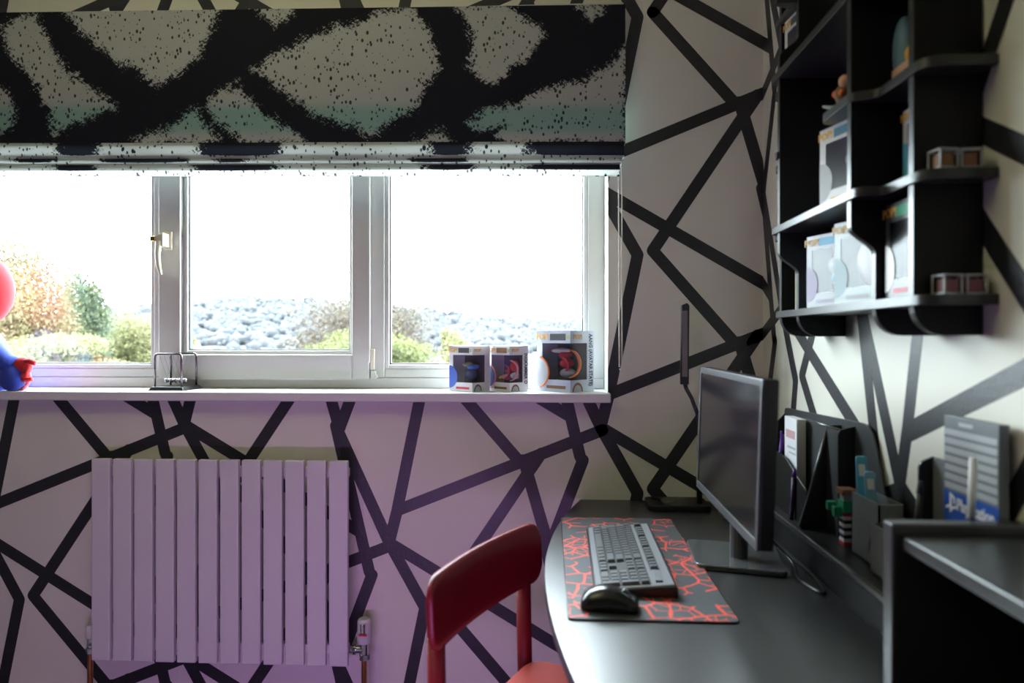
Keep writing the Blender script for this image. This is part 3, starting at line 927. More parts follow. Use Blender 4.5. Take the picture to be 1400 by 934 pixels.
for c in range(3):
    key(nx + (c + .5) * U, y5, 1); key(nx + (c + .5) * U, y0k + 4 * U, 1); key(nx + (c + .5) * U, y0k + 3 * U, 1); key(nx + (c + .5) * U, y0k, 1)
key(nx + 1.5 * U, y0k + U, 1)
px_ = x0k + 18.6 * U
for c in range(4):
    for r in range(2, 5):
        if c == 3 and r in (2, 3): continue
        key(px_ + (c + .5) * U, y0k + r * U, 1)
for c in range(3): key(px_ + (c + .5) * U, y0k + U, 1)
key(px_ + U, y0k, 2); key(px_ + 2.5 * U, y0k, 1)
key(px_ + 3.5 * U, y0k + .5 * U, 1, 2); key(px_ + 3.5 * U, y0k + 2.5 * U, 1, 2)
MB().box((px_ + .004, y5 - .008, .0245), (px_ + 3.6 * U, y5 + .006, .0272)).build('indicator_plate', M_silver, kb, bevel=.001)

# ---- mouse
mo = thing('computer_mouse', 'black wireless computer mouse at the corner of the mouse mat', 'mouse', (.112, -.890, ZD + .0036), math.radians(-9))
prof_m = [(-.052, .010, .020), (-.048, .022, .027), (-.036, .031, .031), (-.018, .037, .033), (0, .038, .0315), (.018, .034, .030), (.034, .028, .029), (.046, .021, .0275), (.053, .013, .022)]
vs, fs = [], []
n = 16
for (x, hgt, wd) in prof_m:
    for k in range(n + 1):
        a = PI * k / n
        cx_, sx_ = math.cos(a), math.sin(a)
        vs.append((x, wd * (abs(cx_) ** .75) * (1 if cx_ > 0 else -1), .002 + hgt * sx_ ** .8))
for i in range(len(prof_m) - 1):
    for k in range(n):
        fs.append((i * (n + 1) + k, i * (n + 1) + k + 1, (i + 1) * (n + 1) + k + 1, (i + 1) * (n + 1) + k))
    fs.append((i * (n + 1), (i + 1) * (n + 1), (i + 1) * (n + 1) + n, i * (n + 1) + n))
fs.append(tuple(range(n + 1))); fs.append(tuple((len(prof_m) - 1) * (n + 1) + k for k in range(n, -1, -1)))
MB().add(vs, fs).build('shell', mat('mouse_gloss', (.014, .014, .016), .22, spec=.6), mo, smooth=True)
MB().tube([(.030, -.0035, .029), (.030, .0035, .029)], .0085, 16).build('scroll_wheel', M_chrome, mo, bevel=.001)
MB().box((-.01, -.0006, .030), (.05, .0006, .036)).build('button_seam', M_plastic, mo)

# ---- monitor
mon = thing('monitor', 'black computer monitor with thin silver rim on a flat stand', 'monitor', (.42, -.6, ZD))
MX, MY0, MY1, MZ0, MZ1 = .362, -.962, -.428, .872, 1.170
ta = math.radians(2)
Mm = Matrix.Translation((MX, (MY0 + MY1) / 2, MZ0)) @ Matrix.Rotation(math.radians(-1.0), 4, 'Z') @ Matrix.Rotation(ta, 4, 'Y')
w2, hh = (MY1 - MY0) / 2, MZ1 - MZ0
bz = .014
MB().box((0.004, -w2, 0), (.030, w2, hh), Mm).build('housing', M_plastic, mon, bevel=.004, world=True)
MB().box((.028, -w2 * .6, .05), (.058, w2 * .6, hh * .75), Mm).build('rear_bulge', M_plastic, mon, bevel=.012, world=True)
MB().box((0, -w2, 0), (.006, w2, bz + .004), Mm).box((0, -w2, hh - bz), (.006, w2, hh), Mm).box((0, -w2, bz), (.006, -w2 + bz, hh - bz), Mm).box((0, w2 - bz, bz), (.006, w2, hh - bz), Mm).build('bezel', M_bezel, mon, bevel=.0015, world=True)
MB().box((.002, -w2 + bz, bz), (.0045, w2 - bz, hh - bz), Mm).build('screen', M_screen, mon, world=True)
MB().tube([(.425, -.60, ZD + .008), (.425, -.60, ZD + .25)], .020, 16).build('neck', M_bezel, mon, world=True)
MB().box((.395, -.63, ZD + .20), (.43, -.57, ZD + .28)).build('neck_mount', M_plastic, mon, world=True)
MB().prism(rounded([(.335, -.465), (.318, -.655), (.50, -.705), (.535, -.50)], .02), 'z', ZD, ZD + .012).build('stand_foot', M_bezel, mon, bevel=.003, world=True)

# ---- LED desk lamp
lamp = thing('desk_lamp', 'slim black desk lamp with upright bar head by the window wall', 'lamp', (.37, -.08, ZD))
lb = rounded([(.292, -.150), (.470, -.150), (.470, -.030), (.292, -.030)], .02)
lbase = MB().prism(lb, 'z', ZD, ZD + .016).build('base', M_plastic, lamp, bevel=.003, world=True)
MB().prism([(.31, -.05), (.345, -.13), (.385, -.09)], 'z', ZD + .016, ZD + .0168).build('base_inlay', M_screen, lbase)
MB().tube([(.443, -.11, ZD + .012), (.443, -.11, .86), (.443, -.11, .975), (.437, -.11, 1.02), (.420, -.11, 1.065), (.405, -.11, 1.092), (.399, -.11, 1.112)], [.0085, .0075, .0065, .006, .006, .006, .006], 10).build('stem', M_plastic, lamp, smooth=True, world=True)
hm = MB().prism(rounded([(.387, 1.105), (.411, 1.105), (.413, 1.338), (.406, 1.345), (.390, 1.338)], .003), 'y', -.118, -.104).build('head', M_plastic, lamp, bevel=.002, world=True)
MB().box((.3915, -.1195, 1.128), (.4065, -.118, 1.322)).build('light_strip', tint('lamp_strip', (.20, .16, .18), .4), hm)

# ---- chair
cp0, cp1 = Vector((-.030, -.465)), Vector((-.212, -.868))    # rear posts, far and near
ax = (cp0 - cp1).normalized()                               # along the back
fw = Vector((ax.y, -ax.x))                                  # facing the desk
chair = thing('dining_chair', 'red wooden chair with curved slab backrest pushed to the desk', 'chair', (cp1.x, cp1.y, -.02), math.atan2(fw.y, fw.x))
CW = (cp0 - cp1).length
# local: +x forward, +y = towards the far post
FZ = .02
lean = .028


def post(x0, y, z0, z1, r0, r1, lean_x=0.0, nm='leg'):
    return MB().tube([(x0, y, z0), (x0 + lean_x * .5, y, (z0 + z1) / 2), (x0 + lean_x, y, z1)], [r0, (r0 + r1) / 2, r1], 16).build(nm, M_chair, chair, smooth=True)


post(-.004, .026, 0, .678, .017, .0185, -lean + .012)
post(-.004, CW - .034, 0, .678, .017, .0185, -lean + .012)
post(.39, .02, 0, .445, .014, .018, -.01)
post(.39, CW - .02, 0, .445, .014, .018, -.01)
# seat: rounded slab, slightly dished
so = rounded([(-.005, .022), (.40, -.005), (.43, CW / 2), (.40, CW + .005), (-.005, CW - .022)], [.05, .06, .2, .06, .05], 7)
MB().prism(so, 'z', .458, .480).build('seat', M_seat, chair, bevel=.007, seg=3)
for y in (.02, CW - .02):
    MB().box((.0, y - .009, .415), (.385, y + .009, .458)).build('apron', M_chair, chair, bevel=.003)
MB().box((-.008, .015, .415), (.010, CW - .015, .458)).build('apron', M_chair, chair, bevel=.003)
MB().box((.372, .02, .415), (.390, CW - .02, .458)).build('apron', M_chair, chair, bevel=.003)
# backrest: gently curved slab in front of the posts
n = 20
out2 = rounded([(-.022, .665), (CW + .022, .665), (CW + .022, .800), (-.022, .800)], .035, 6)
vs, fs = [], []


def bend(y): return .020 * ((y / CW - .5) * 2) ** 2 - .034


bmx = bmesh.new()
nyy, nzz = 28, 10
thk = .018
ya, yb_ = -.022, CW + .022
za, zb = .662, .805


def half(y):      # rounded outline in height
    r = .040
    e = min(y - ya, yb_ - y)
    return 0 if e >= r else r - math.sqrt(max(0, r * r - (r - e) ** 2))


rowsb = []
for side in (0, 1):
    g = []
    for i in range(nyy + 1):
        t = i / nyy
        y = ya + (yb_ - ya) * (.5 - .5 * math.cos(PI * t))
        hcut = half(y)
        for j in range(nzz + 1):
            z = (za + hcut) + (zb - za - 2 * hcut) * j / nzz
            tilt = -lean * .8 * (z - .4) / .4
            edge_r = min(1, min(j, nzz - j) / 1.5, min(i, nyy - i) / 1.5)
            x = bend(y) + tilt + .026 + (thk / 2 * (.55 + .45 * edge_r)) * (1 if side else -1)
            g.append((x, y, z))
    rowsb.append(g)
st = nzz + 1
npt = (nyy + 1) * st
fs = []
for i in range(nyy):
    for j in range(nzz):
        a = i * st + j
        fs.append((a, a + 1, a + st + 1, a + st)); fs.append((npt + a, npt + a + st, npt + a + st + 1, npt + a + 1))
for i in range(nyy):
    a, c = i * st, i * st + nzz
    fs.append((a, a + st, npt + a + st, npt + a)); fs.append((c, npt + c, npt + c + st, c + st))
for j in range(nzz):
    a, c = j, nyy * st + j
    fs.append((a, npt + a, npt + a + 1, a + 1)); fs.append((c, c + 1, npt + c + 1, npt + c))
MB().add(rowsb[0] + rowsb[1], fs).build('backrest', M_chair, chair, smooth=True)

# ================================================================== WALL SHELF
ws = thing('wall_shelf', 'black scalloped display shelf fixed to the right wall', 'wall shelf', (XR, -.78, 1.25))
XD, XS = .515, .556                # deep centre front, shallow side front
YA, YC1, YC2, YE = -.482, -.595, -.960, -1.083      # side panel, centre panels, near side panel
PT = .014
SL = [(1.290, 'full'), (1.476, 'centre'), (1.642, 'side'), (1.820, 'centre'), (1.99, 'side'), (2.15, 'full')]


def xsec(zlist):
    return zlist


def upright(fr, y):
    o = MB().prism(fr, 'y', y - PT / 2, y + PT / 2).build('upright', M_black, ws, bevel=.001, world=True)
    band = MB(); e = .0008
    fp = fr[1:-1]
    for p, q in zip(fp[:-1], fp[1:]):
        band.add([(p[0] - e, y - PT / 2, p[1]), (q[0] - e, y - PT / 2, q[1]), (q[0] - e, y + PT / 2, q[1]), (p[0] - e, y + PT / 2, p[1]),
                  (p[0] + e, y - PT / 2, p[1]), (q[0] + e, y - PT / 2, q[1]), (q[0] + e, y + PT / 2, q[1]), (p[0] + e, y + PT / 2, p[1])],
                 [(0, 1, 2, 3), (7, 6, 5, 4), (0, 4, 5, 1), (3, 2, 6, 7)])
    band.build('lit_edge', M_edge, o)  # lighter ribbon standing in for light on the front edge
    return o


def centre_panel(y):
    # deep above, stepped back in an S-curve near the bottom and the top
    def scurve(xa, za, xb, zb, n=8):
        return [(xa + (xb - xa) * (.5 - .5 * math.cos(PI * k / n)), za + (zb - za) * k / n) for k in range(n + 1)]
    fr = [(XR - .002, 1.245)] + [(XS + .045 * (1 - math.sin(a)), 1.290 - .045 * math.cos(a)) for a in [PI / 2 * k / 6 for k in range(7)]]
    fr += [(XS, 1.385)] + scurve(XS, 1.385, XD, 1.430) + [(XD, 1.830)] + scurve(XD, 1.868, XS, 1.915) + [(XS, 2.165)]
    fr += [(XR - .002, 2.165)]
    return upright(fr, y)


def side_panel(y):
    fr = [(XR - .002, 1.245)] + [(XS + .045 * (1 - math.sin(a)), 1.290 - .045 * math.cos(a)) for a in [PI / 2 * k / 6 for k in range(7)]] + [(XS, 2.165), (XR - .002, 2.165)]
    return upright(fr, y)


for y in (YC1, YC2): centre_panel(y)
for y in (YA, YE): side_panel(y)
OV = .045
BT = .0155
for z, kind in SL:
    if kind == 'full':
        o = rounded([(XR - .002, YA + OV), (XS - .006, YA + OV), (XS - .006, YE - OV), (XR - .002, YE - OV)], [0, .035, .035, 0], 6)
        MB().prism(o, 'z', z, z + BT).build('shelf_board', M_edge, ws, bevel=.001, world=True)
    elif kind == 'centre':
        o = rounded([(XR - .002, YA + OV), (XS - .006, YA + OV), (XS - .006, YC1 + OV), (XD - .006, YC1 + OV), (XD - .006, YC2 - OV), (XS - .006, YC2 - OV), (XS - .006, YE - OV), (XR - .002, YE - OV)],
                    [0, .03, .012, .028, .028, .012, .035, 0], 6)
        MB().prism(o, 'z', z, z + BT).build('shelf_board', M_edge, ws, bevel=.001, world=True)
    else:
        for (yo, yc, sg) in ((YA, YC1, 1), (YE, YC2, -1)):
            o = rounded([(XR - .002, yo + sg * OV), (XS - .006, yo + sg * OV), (XS - .006, yc + sg * .03), (XD - .006, yc + sg * .012), (XD - .006, yc - (sg * .12 if sg < 0 else .004)), (XR - .002, yc - (sg * .12 if sg < 0 else .004))],
                        [0, .035, .01, .01, .028 if sg < 0 else 0, 0], 6)
            MB().prism(o, 'z', z, z + BT).build('shelf_board', M_edge, ws, bevel=.001, world=True)

# ---- boxes and toys on the shelf
GS = 'boxed toys on the wall shelf'
RW = -PI / 2          # front faces away from the wall (-x)
M_c2 = mat('grey_card', (.40, .42, .46), .35); M_c3 = mat('dark_card', (.05, .05, .055), .35); M_c4 = mat('mint_card', (.46, .55, .55), .35)


def shelf_box(label, x, y, z, w, d, h, kind, card, rot=0.0, **k):
    return toy_box(label, (x, y, z), RW + rot, w, d, h, kind, card, group=GS, **k)


z0s = 1.290 + BT
z1s = 1.476 + BT
z2s = 1.642 + BT
z3s = 1.820 + BT
shelf_box('pale grey toy box with blue side on the bottom shelf under the middle board', .600, -.700, z0s, .092, .075, .150, 'grey', M_c2, .35, name_strip=tint('lavender', (.36, .32, .46)), corner=tint('lavender', (.36, .32, .46)), header=T_cyan)
shelf_box('white fronted toy box on the bottom shelf beside the recessed upright', .606, -.842, z0s, .105, .080, .156, 'light', M_c4, .30, name_strip=T_lgrey, corner=tint('pale_teal', (.36, .50, .54)), header=T_lgrey)
shelf_box('dark toy box with white window on the bottom shelf next to the end upright', .606, -1.020, z0s, .084, .078, .158, 'dark', M_c3, .0, name_strip=T_redp, corner=T_white, header=T_green)
shelf_box('white toy box with silver window standing on the middle board of the shelf', .580, -.842, z1s, .105, .085, .150, 'grey', M_card, .25, name_strip=T_yel, corner=T_lgrey, header=T_teal)
shelf_box('small green boxed toy behind the stepped upright on the bottom shelf', .610, -.540, z0s, .060, .060, .100, 'green', mat('green_card', (.45, .48, .30), .4), .0, name_strip=T_white, corner=None, header=T_olive, logo=False)
shelf_box('slim white toy box behind the end upright on the middle board', .612, -1.030, z1s, .070, .05, .125, 'grey', M_card, .0, name_strip=T_cyan, corner=T_cyan, header=T_lgrey)
shelf_box('boxed toy with gold parts high in the corner bay of the shelf', .602, -.540, z3s + .002, .080, .080, .150, 'gold', M_card, .1, name_strip=T_lgrey, corner=T_lgrey, header=T_dgrey)
# little cube boxes on the rounded shelf ends
for i, (x, y, z, m2, lab) in enumerate(((.594, -1.110, z0s, tint('dull_red', (.22, .07, .08)), 'tiny clear cube box with red insert on the bottom shelf end, outer one'), (.632, -1.108, z0s, tint('dull_red', (.22, .07, .08)), 'tiny clear cube box with red insert on the bottom shelf end, wall side one'),
                                   (.588, -1.110, z1s, T_brown, 'tiny clear cube box with brown insert on the upper shelf end, outer one'), (.624, -1.108, z1s, tint('dull_orange', (.26, .10, .05)), 'tiny clear cube box with orange insert on the upper shelf end, wall side one'))):
    t = thing('cube_box', lab, 'box', (x, y, z), .12 - .2 * (i % 2), 'tiny cube boxes on the shelf ends')
    s_ = .0145
    fr = MB(); e = .0022
    for sx in (-1, 1):
        for sy in (-1, 1):
            fr.box((sx * s_ - e * (sx > 0), sy * s_ - e * (sy > 0), 0), (sx * s_ + e * (sx < 0), sy * s_ + e * (sy < 0), .030))
    fr.box((-s_, -s_, 0), (s_, s_, .003)); fr.box((-s_, -s_, .0275), (s_, s_, .030))
    fr.build('frame', T_lgrey, t)
    MB().box((-s_ * .7, -s_ * .7, .003), (s_ * .7, s_ * .7, .024)).build('insert', m2, t, bevel=.002)
# small loose toys
t = thing('toy_racer', 'small orange brown toy with a pale tail on the side ledge', 'toy', (.545, -.872, z2s), .3)
MB().ell((0, 0, .030), (.020, .016, .022), 14, 10).build('body', T_brown, t, smooth=True)
MB().ell((-.006, -.008, .052), (.013, .012, .013), 12, 8).build('head', T_skin, t, smooth=True)
MB().ell((-.012, .010, .034), (.007, .007, .007), 10, 8).ell((-.016, -.010, .030), (.006, .006, .006), 10, 8).build('knob', T_org, t, smooth=True)
MB().tube([(0, .0, .012), (-.014, .020, .012), (-.018, .038, .020)], [.005, .004, .002], 8).build('tail', T_lgrey, t, smooth=True)
MB().box((-.014, -.014, 0), (.014, .014, .010)).build('base', T_pur, t, bevel=.002)
t = thing('toy_disc', 'blue round toy with yellow knob on tan blocks on the side board', 'toy', (.602, -1.022, z2s), .0)
MB().box((-.030, -.036, 0), (.028, .036, .030)).build('block', T_skin, t, bevel=.003)
MB().ell((-.012, .030, .060), (.016, .022, .058), 16, 10).build('disc', tint('blue_grey', (.10, .20, .28)), t, smooth=True)
MB().ell((-.012, .006, .046), (.010, .010, .016), 12, 8).build('knob', T_yel, t, smooth=True)
MB().ell((.01, -.006, .105), (.016, .024, .03), 12, 8).build('top', T_dgrey, t, smooth=True)
t = thing('toy_figure', 'small tan toy standing on the top board of the shelf', 'toy', (.575, -.885, z3s), .0)
MB().ell((0, 0, .030), (.016, .014, .030), 12, 8, zmin=0).build('body', T_skin, t, smooth=True)
MB().ell((0, 0, .074), (.018, .018, .018), 12, 8).build('head', T_brown, t, smooth=True)

# ================================================================== THINGS ON THE RISER
ZR = ZD + .0762
org = thing('desk_organiser', 'black upright file organiser with sloped side against the right wall', 'organiser', (.62, -.5, ZR))


def plateX(name, x0, x1, pts, rad, m=M_grey, par=org):
    return MB().prism(rounded(pts, rad), 'x', x0, x1).build(name, m, par, bevel=.0012, world=True)


def plateY(name, y0, y1, pts, rad, m=M_plastic, par=org):
    return MB().prism(rounded(pts, rad), 'y', y0, y1).build(name, m, par, bevel=.0012, world=True)


plateX('back_plate', .650, .655, [(-.225, ZR), (-.225, 1.050), (-.740, 1.066), (-.800, .935), (-.800, ZR)], [0, .015, .04, .02, 0])
plateX('front_plate', .618, .622, [(-.36, ZR), (-.40, 1.045), (-.665, 1.045), (-.665, ZR)], [0, .015, .01, 0])
plateY('side_plate', -.600, -.594, [(.655, ZR), (.560, ZR), (.622, 1.048), (.655, 1.048)], [0, .004, .01, 0])
plateY('side_plate', -.668, -.663, [(.655, ZR), (.615, ZR), (.615, 1.045), (.655, 1.055)], [0, 0, .01, 0])
plateY('side_plate', -.232, -.226, [(.655, ZR), (.575, ZR), (.600, .98), (.655, 1.04)], [0, .004, .02, 0])
MB().tube([(.561, -.597, ZR + .004), (.622, -.597, 1.046)], .0038, 8).build('edge_highlight', M_bezel, org, smooth=True, world=True)  # lighter tube drawn as the lit edge of the sloped side plate
MB().tube([(.6205, -.40, 1.045), (.6205, -.664, 1.045)], .003, 8).build('edge_highlight', M_bezel, org, smooth=True, world=True)  # lighter tube drawn as the lit top of the front plate
plateX('tray_front', .575, .579, [(-.232, ZR), (-.232, .955), (-.44, .955), (-.594, .90), (-.594, ZR)], [0, .01, .03, .01, 0], M_plastic)
MB().box((.579, -.594, ZR), (.650, -.232, ZR + .006)).build('tray_floor', M_plastic, org, world=True)
t = thing('card_box', 'white box of cards standing in the file organiser', 'box', (.598, -.455, ZR + .0065), .0)
MB().box((-.010, -.042, 0), (.012, .042, .225)).build('carton', M_card, t, bevel=.001)
text('CARDS', .012, T_redp, t, frameM((-.0104, 0, .185), (0, -1, 0), (0, 0, 1)), 'lettering') if False else None
MB().box((-.0106, -.030, .175), (-.010, .030, .195)).build('label_print', tint('faded_red', (.50, .30, .32)), t)
MB().box((-.0106, -.034, .150), (-.010, .020, .156)).box((-.0106, -.034, .138), (-.010, .010, .142)).build('label_lines', T_lgrey, t)
t = thing('pen', 'purple pen leaning in the file organiser tray', 'pen', (.588, -.350, ZR + .0065))
MB().tube([(0, 0, 0), (.004, -.012, .10), (.008, -.024, .172)], [.004, .0045, .005], 10).build('barrel', T_pur, t, smooth=True)
MB().box((.002, -.028, .150), (.006, -.024, .182)).build('clip', T_pur, t)
t = thing('pen', 'dark violet marker standing in front of the file organiser', 'pen', (.568, -.520, ZR), .2)
MB().tube([(0, 0, 0), (.003, -.006, .10)], [.005, .0055], 10).build('barrel', tint('violet', (.05, .02, .08)), t, smooth=True)
MB().tube([(.003, -.006, .10), (.0036, -.0072, .12)], [.0055, .003], 10).build('cap', T_pur, t, smooth=True)

# block toy with striped column
bt = thing('block_toy', 'toy of green blocks on a red and white striped column', 'toy', (.612, -.716, ZR), .0)
for k in range(9):
    m = T_redp if k in (0, 8) else (T_white if k % 2 else M_ink)
    MB().box((-.010, -.012, .0075 * k), (.010, .012, .0075 * (k + 1) - .0004)).build('brick', m, bt, bevel=.0008)
MB().box((-.012, -.014, .068), (.012, .014, .092)).build('torso', T_green, bt, bevel=.001)
MB().box((-.030, .018, .066), (-.012, .030, .084)).build('arm', T_green, bt, bevel=.001)
MB().box((-.026, -.006, .058), (-.010, .010, .078)).build('arm', T_green, bt, bevel=.001)
MB().box((-.012, .012, .070), (.010, .020, .080)).build('peg', T_dgrey, bt, bevel=.001)
MB().box((-.010, -.010, .092), (.010, .010, .104)).build('face', T_lgrey, bt, bevel=.001)
MB().box((-.015, -.017, .104), (.015, .017, .116)).build('cap', T_brown, bt, bevel=.0015)

# pen pot and long tray
pt = thing('pen_tray', 'dark grey plastic pen pot joined to a long open tray on the riser', 'pen tray', (.63, -.9, ZR))
M_trayg = mat('tray_grey', (.20, .215, .23), .4, vary=.05, scale=20)


def open_box(x0, x1, y0, y1, z0, z1, t=.003):
    return MB().box((x0, y0, z0), (x1, y1, z0 + t)).box((x0, y0, z0), (x0 + t, y1, z1)).box((x1 - t, y0, z0), (x1, y1, z1)).box((x0, y0, z0), (x1, y0 + t, z1)).box((x0, y1 - t, z0), (x1, y1, z1))


open_box(.602, .648, -.878, -.764, ZR, ZR + .120).build('pot', M_trayg, pt, world=True)
open_box(.585, .631, -1.160, -.880, ZR, ZR + .088).build('tray', M_trayg, pt, world=True)
for (x, y, lx, m, lab, hgt) in ((.618, -.784, -.006, T_cyan, 'bright blue flat stick standing in the pen pot, taller one', .190), (.622, -.812, -.004, tint('pale_blue', (.20, .42, .55)), 'pale blue speckled flat stick standing in the pen pot', .165)):
    t = thing('craft_stick', lab, 'stick', (x, y, ZR + .003), math.radians(168), 'blue sticks in the pen pot')
    MB().prism(rounded([(-.009, 0), (.009, 0), (.016, hgt), (-.004, hgt)], [.001, .001, .006, .006], 4), 'y', -.003, .003).build('stick', m, t, bevel=.001)
    MB().prism([(-.002, hgt * .80), (.010, hgt * .80), (.012, hgt * .92), (0, hgt * .92)], 'y', .003, .0034).build('print', T_white if hgt > .16 else T_cyan, t)
for (x, y, dx, hgt, lab) in ((.628, -.93, .005, .150, 'black marker leaning in the tray, nearest the pot'), (.622, -.965, -.008, .165, 'black pen with clip leaning in the tray beside the marker')):
    t = thing('pen', lab, 'pen', (x, y, ZR + .003))
    MB().tube([(0, 0, 0), (dx, -.03, hgt)], [.0045, .005], 10).build('barrel', M_plastic, t, smooth=True)
    MB().tube([(dx, -.03, hgt), (dx * 1.1, -.034, hgt + .02)], [.0055, .004], 10).build('cap', M_grey, t, smooth=True)
t = thing('file_rack', 'small grey letter rack behind the pen tray by the striped box', 'rack', (.645, -1.0, ZR))
MB().prism(rounded([(-.955, ZR), (-.965, 1.040), (-1.150, 1.040), (-1.150, ZR)], [0, .012, .012, 0]), 'x', .650, .653).build('back_plate', M_trayg, t, world=True)
MB().prism(rounded([(.652, ZR + .09), (.628, ZR + .09), (.628, 1.03), (.652, 1.04)], [0, 0, .01, 0]), 'y', -.968, -.962).build('side_plate', M_plastic, t, world=True)
# console carton: grey striped with blue foot
pb = thing('console_carton', 'grey striped carton with blue foot band and white lettering by the wall', 'box', (.641, -1.095, ZR + .003))
MB().box((.634, -1.166, ZR + .003), (.6485, -1.030, 1.118)).build('carton', tint('carton_grey', (.16, .175, .19)), pb, bevel=.001, world=True)
for k in range(7):
    z = 1.004 + k * .0140
    MB().box((.6333, -1.163, z), (.634, -1.033, z + .009)).build('stripe_print', T_lgrey, pb, world=True)
MB().box((.6334, -1.166, .92), (.634, -1.030, 1.000)).build('blue_band', tint('ps_blue', (.015, .09, .42), .4), pb, world=True)
wl = pb.matrix_world


def on_carton(y, z):
    return frameM((.6328 - .641, y + 1.095, z - (ZR + .003)), (0, -1, 0), (0, 0, 1))


text('PlayStation', .026, T_white, pb, on_carton(-1.112, .982), 'lettering', sx=.8)
MB().box((.6335, -1.105, 1.104), (.634, -1.070, 1.110)).build('pale_print', T_lgrey, pb, world=True)
lg = MB()
Mlg = on_carton(-1.052, .982)
for poly in ([(-.004, -.016), (.001, -.014), (.001, .014), (-.004, .016)], [(.001, .014), (.010, .010), (.010, -.001), (.006, .0), (.006, .007), (.001, .009)], [(-.016, -.012), (-.004, -.008), (-.004, -.003), (-.014, -.007)], [(.001, -.006), (.014, -.002), (.014, -.006), (.001, -.011)]):
    lg.prism(poly, 'z', 0, .0004, Mlg)
lg.build('emblem', T_white, pb)
t = thing('stylus', 'white and purple pen standing before the striped carton', 'pen', (.600, -1.148, ZR + .003))
MB().tube([(0, 0, 0), (.004, -.004, .165)], [.0045, .0045], 12).build('barrel', tint('deep_purple', (.05, .03, .10)), t, smooth=True)
MB().tube([(.004, -.004, .165), (.006, -.006, .250)], [.0052, .0052], 12).build('cap', T_white, t, smooth=True)
t = thing('eraser', 'purple rubber lump in the tray beside the white pen', 'eraser', (.606, -1.120, ZR + .003))
MB().ell((0, 0, .060), (.012, .014, .062), 12, 8, zmin=0).build('lump', T_mag, t, smooth=True)

# cables behind the monitor
for k, (pts, r) in enumerate((([(.45, -.55, .86), (.50, -.56, .79), (.535, -.62, .748), (.515, -.72, .745), (.535, -.80, .745), (.552, -.70, .745), (.549, -.56, .745), (.535, -.47, .745)], .0035),
                              ([(.46, -.40, .87), (.50, -.38, .80), (.52, -.36, .747), (.50, -.30, .7455), (.48, -.24, .7455), (.50, -.18, .7465), (.53, -.10, .7455)], .003))):
    cpts = []
    for i in range(len(pts) - 1):
        p0, p1, p2, p3 = [Vector(pts[max(0, min(len(pts) - 1, q))]) for q in (i - 1, i, i + 1, i + 2)]
        for q in range(6):
            tt = q / 6
            cpts.append(.5 * ((2 * p1) + (-p0 + p2) * tt + (2 * p0 - 5 * p1 + 4 * p2 - p3) * tt * tt + (-p0 + 3 * p1 - 3 * p2 + p3) * tt ** 3))
    for v in cpts: v.z = max(v.z, ZD + r)
    tag(MB().tube(cpts, r, 8).build('monitor_cable', M_plastic, smooth=True), ['thicker black cable coiled on the desk behind the monitor', 'thinner black cable coiled on the desk behind the monitor'][k], 'cable')

# ================================================================== OUTSIDE
rng = np.random.default_rng(3)


def leaf_mat(name, c0, c1):
    m = bpy.data.materials.new(name); m.use_nodes = True
    nt = m.node_tree; N = nt.nodes; L = nt.links
    b = N['Principled BSDF']; b.inputs['Roughness'].default_value = .7
    oi = N.new('ShaderNodeTexCoord'); nz = N.new('ShaderNodeTexNoise'); nz.inputs['Scale'].default_value = 1.6; nz.inputs['Detail'].default_value = 5
    L.new(oi.outputs['Object'], nz.inputs['Vector'])
    cr_ = N.new('ShaderNodeValToRGB'); cr_.color_ramp.elements[0].position = .38; cr_.color_ramp.elements[1].position = .62
    cr_.color_ramp.elements[0].color = (*c0, 1); cr_.color_ramp.elements[1].color = (*c1, 1)
    L.new(nz.outputs[0], cr_.inputs[0]); L.new(cr_.outputs[0], b.inputs['Base Color'])
    tr = N.new('ShaderNodeBsdfTranslucent'); L.new(cr_.outputs[0], tr.inputs[0])
    ms = N.new('ShaderNodeMixShader'); ms.inputs[0].default_value = .35
    L.new(b.outputs[0], ms.inputs[1]); L.new(tr.outputs[0], ms.inputs[2]); L.new(ms.outputs[0], N['Material Output'].inputs[0])
    return m


M_bark = mat('bark', (.08, .06, .04), .9, vary=.3, scale=15)
GZ = -5.0


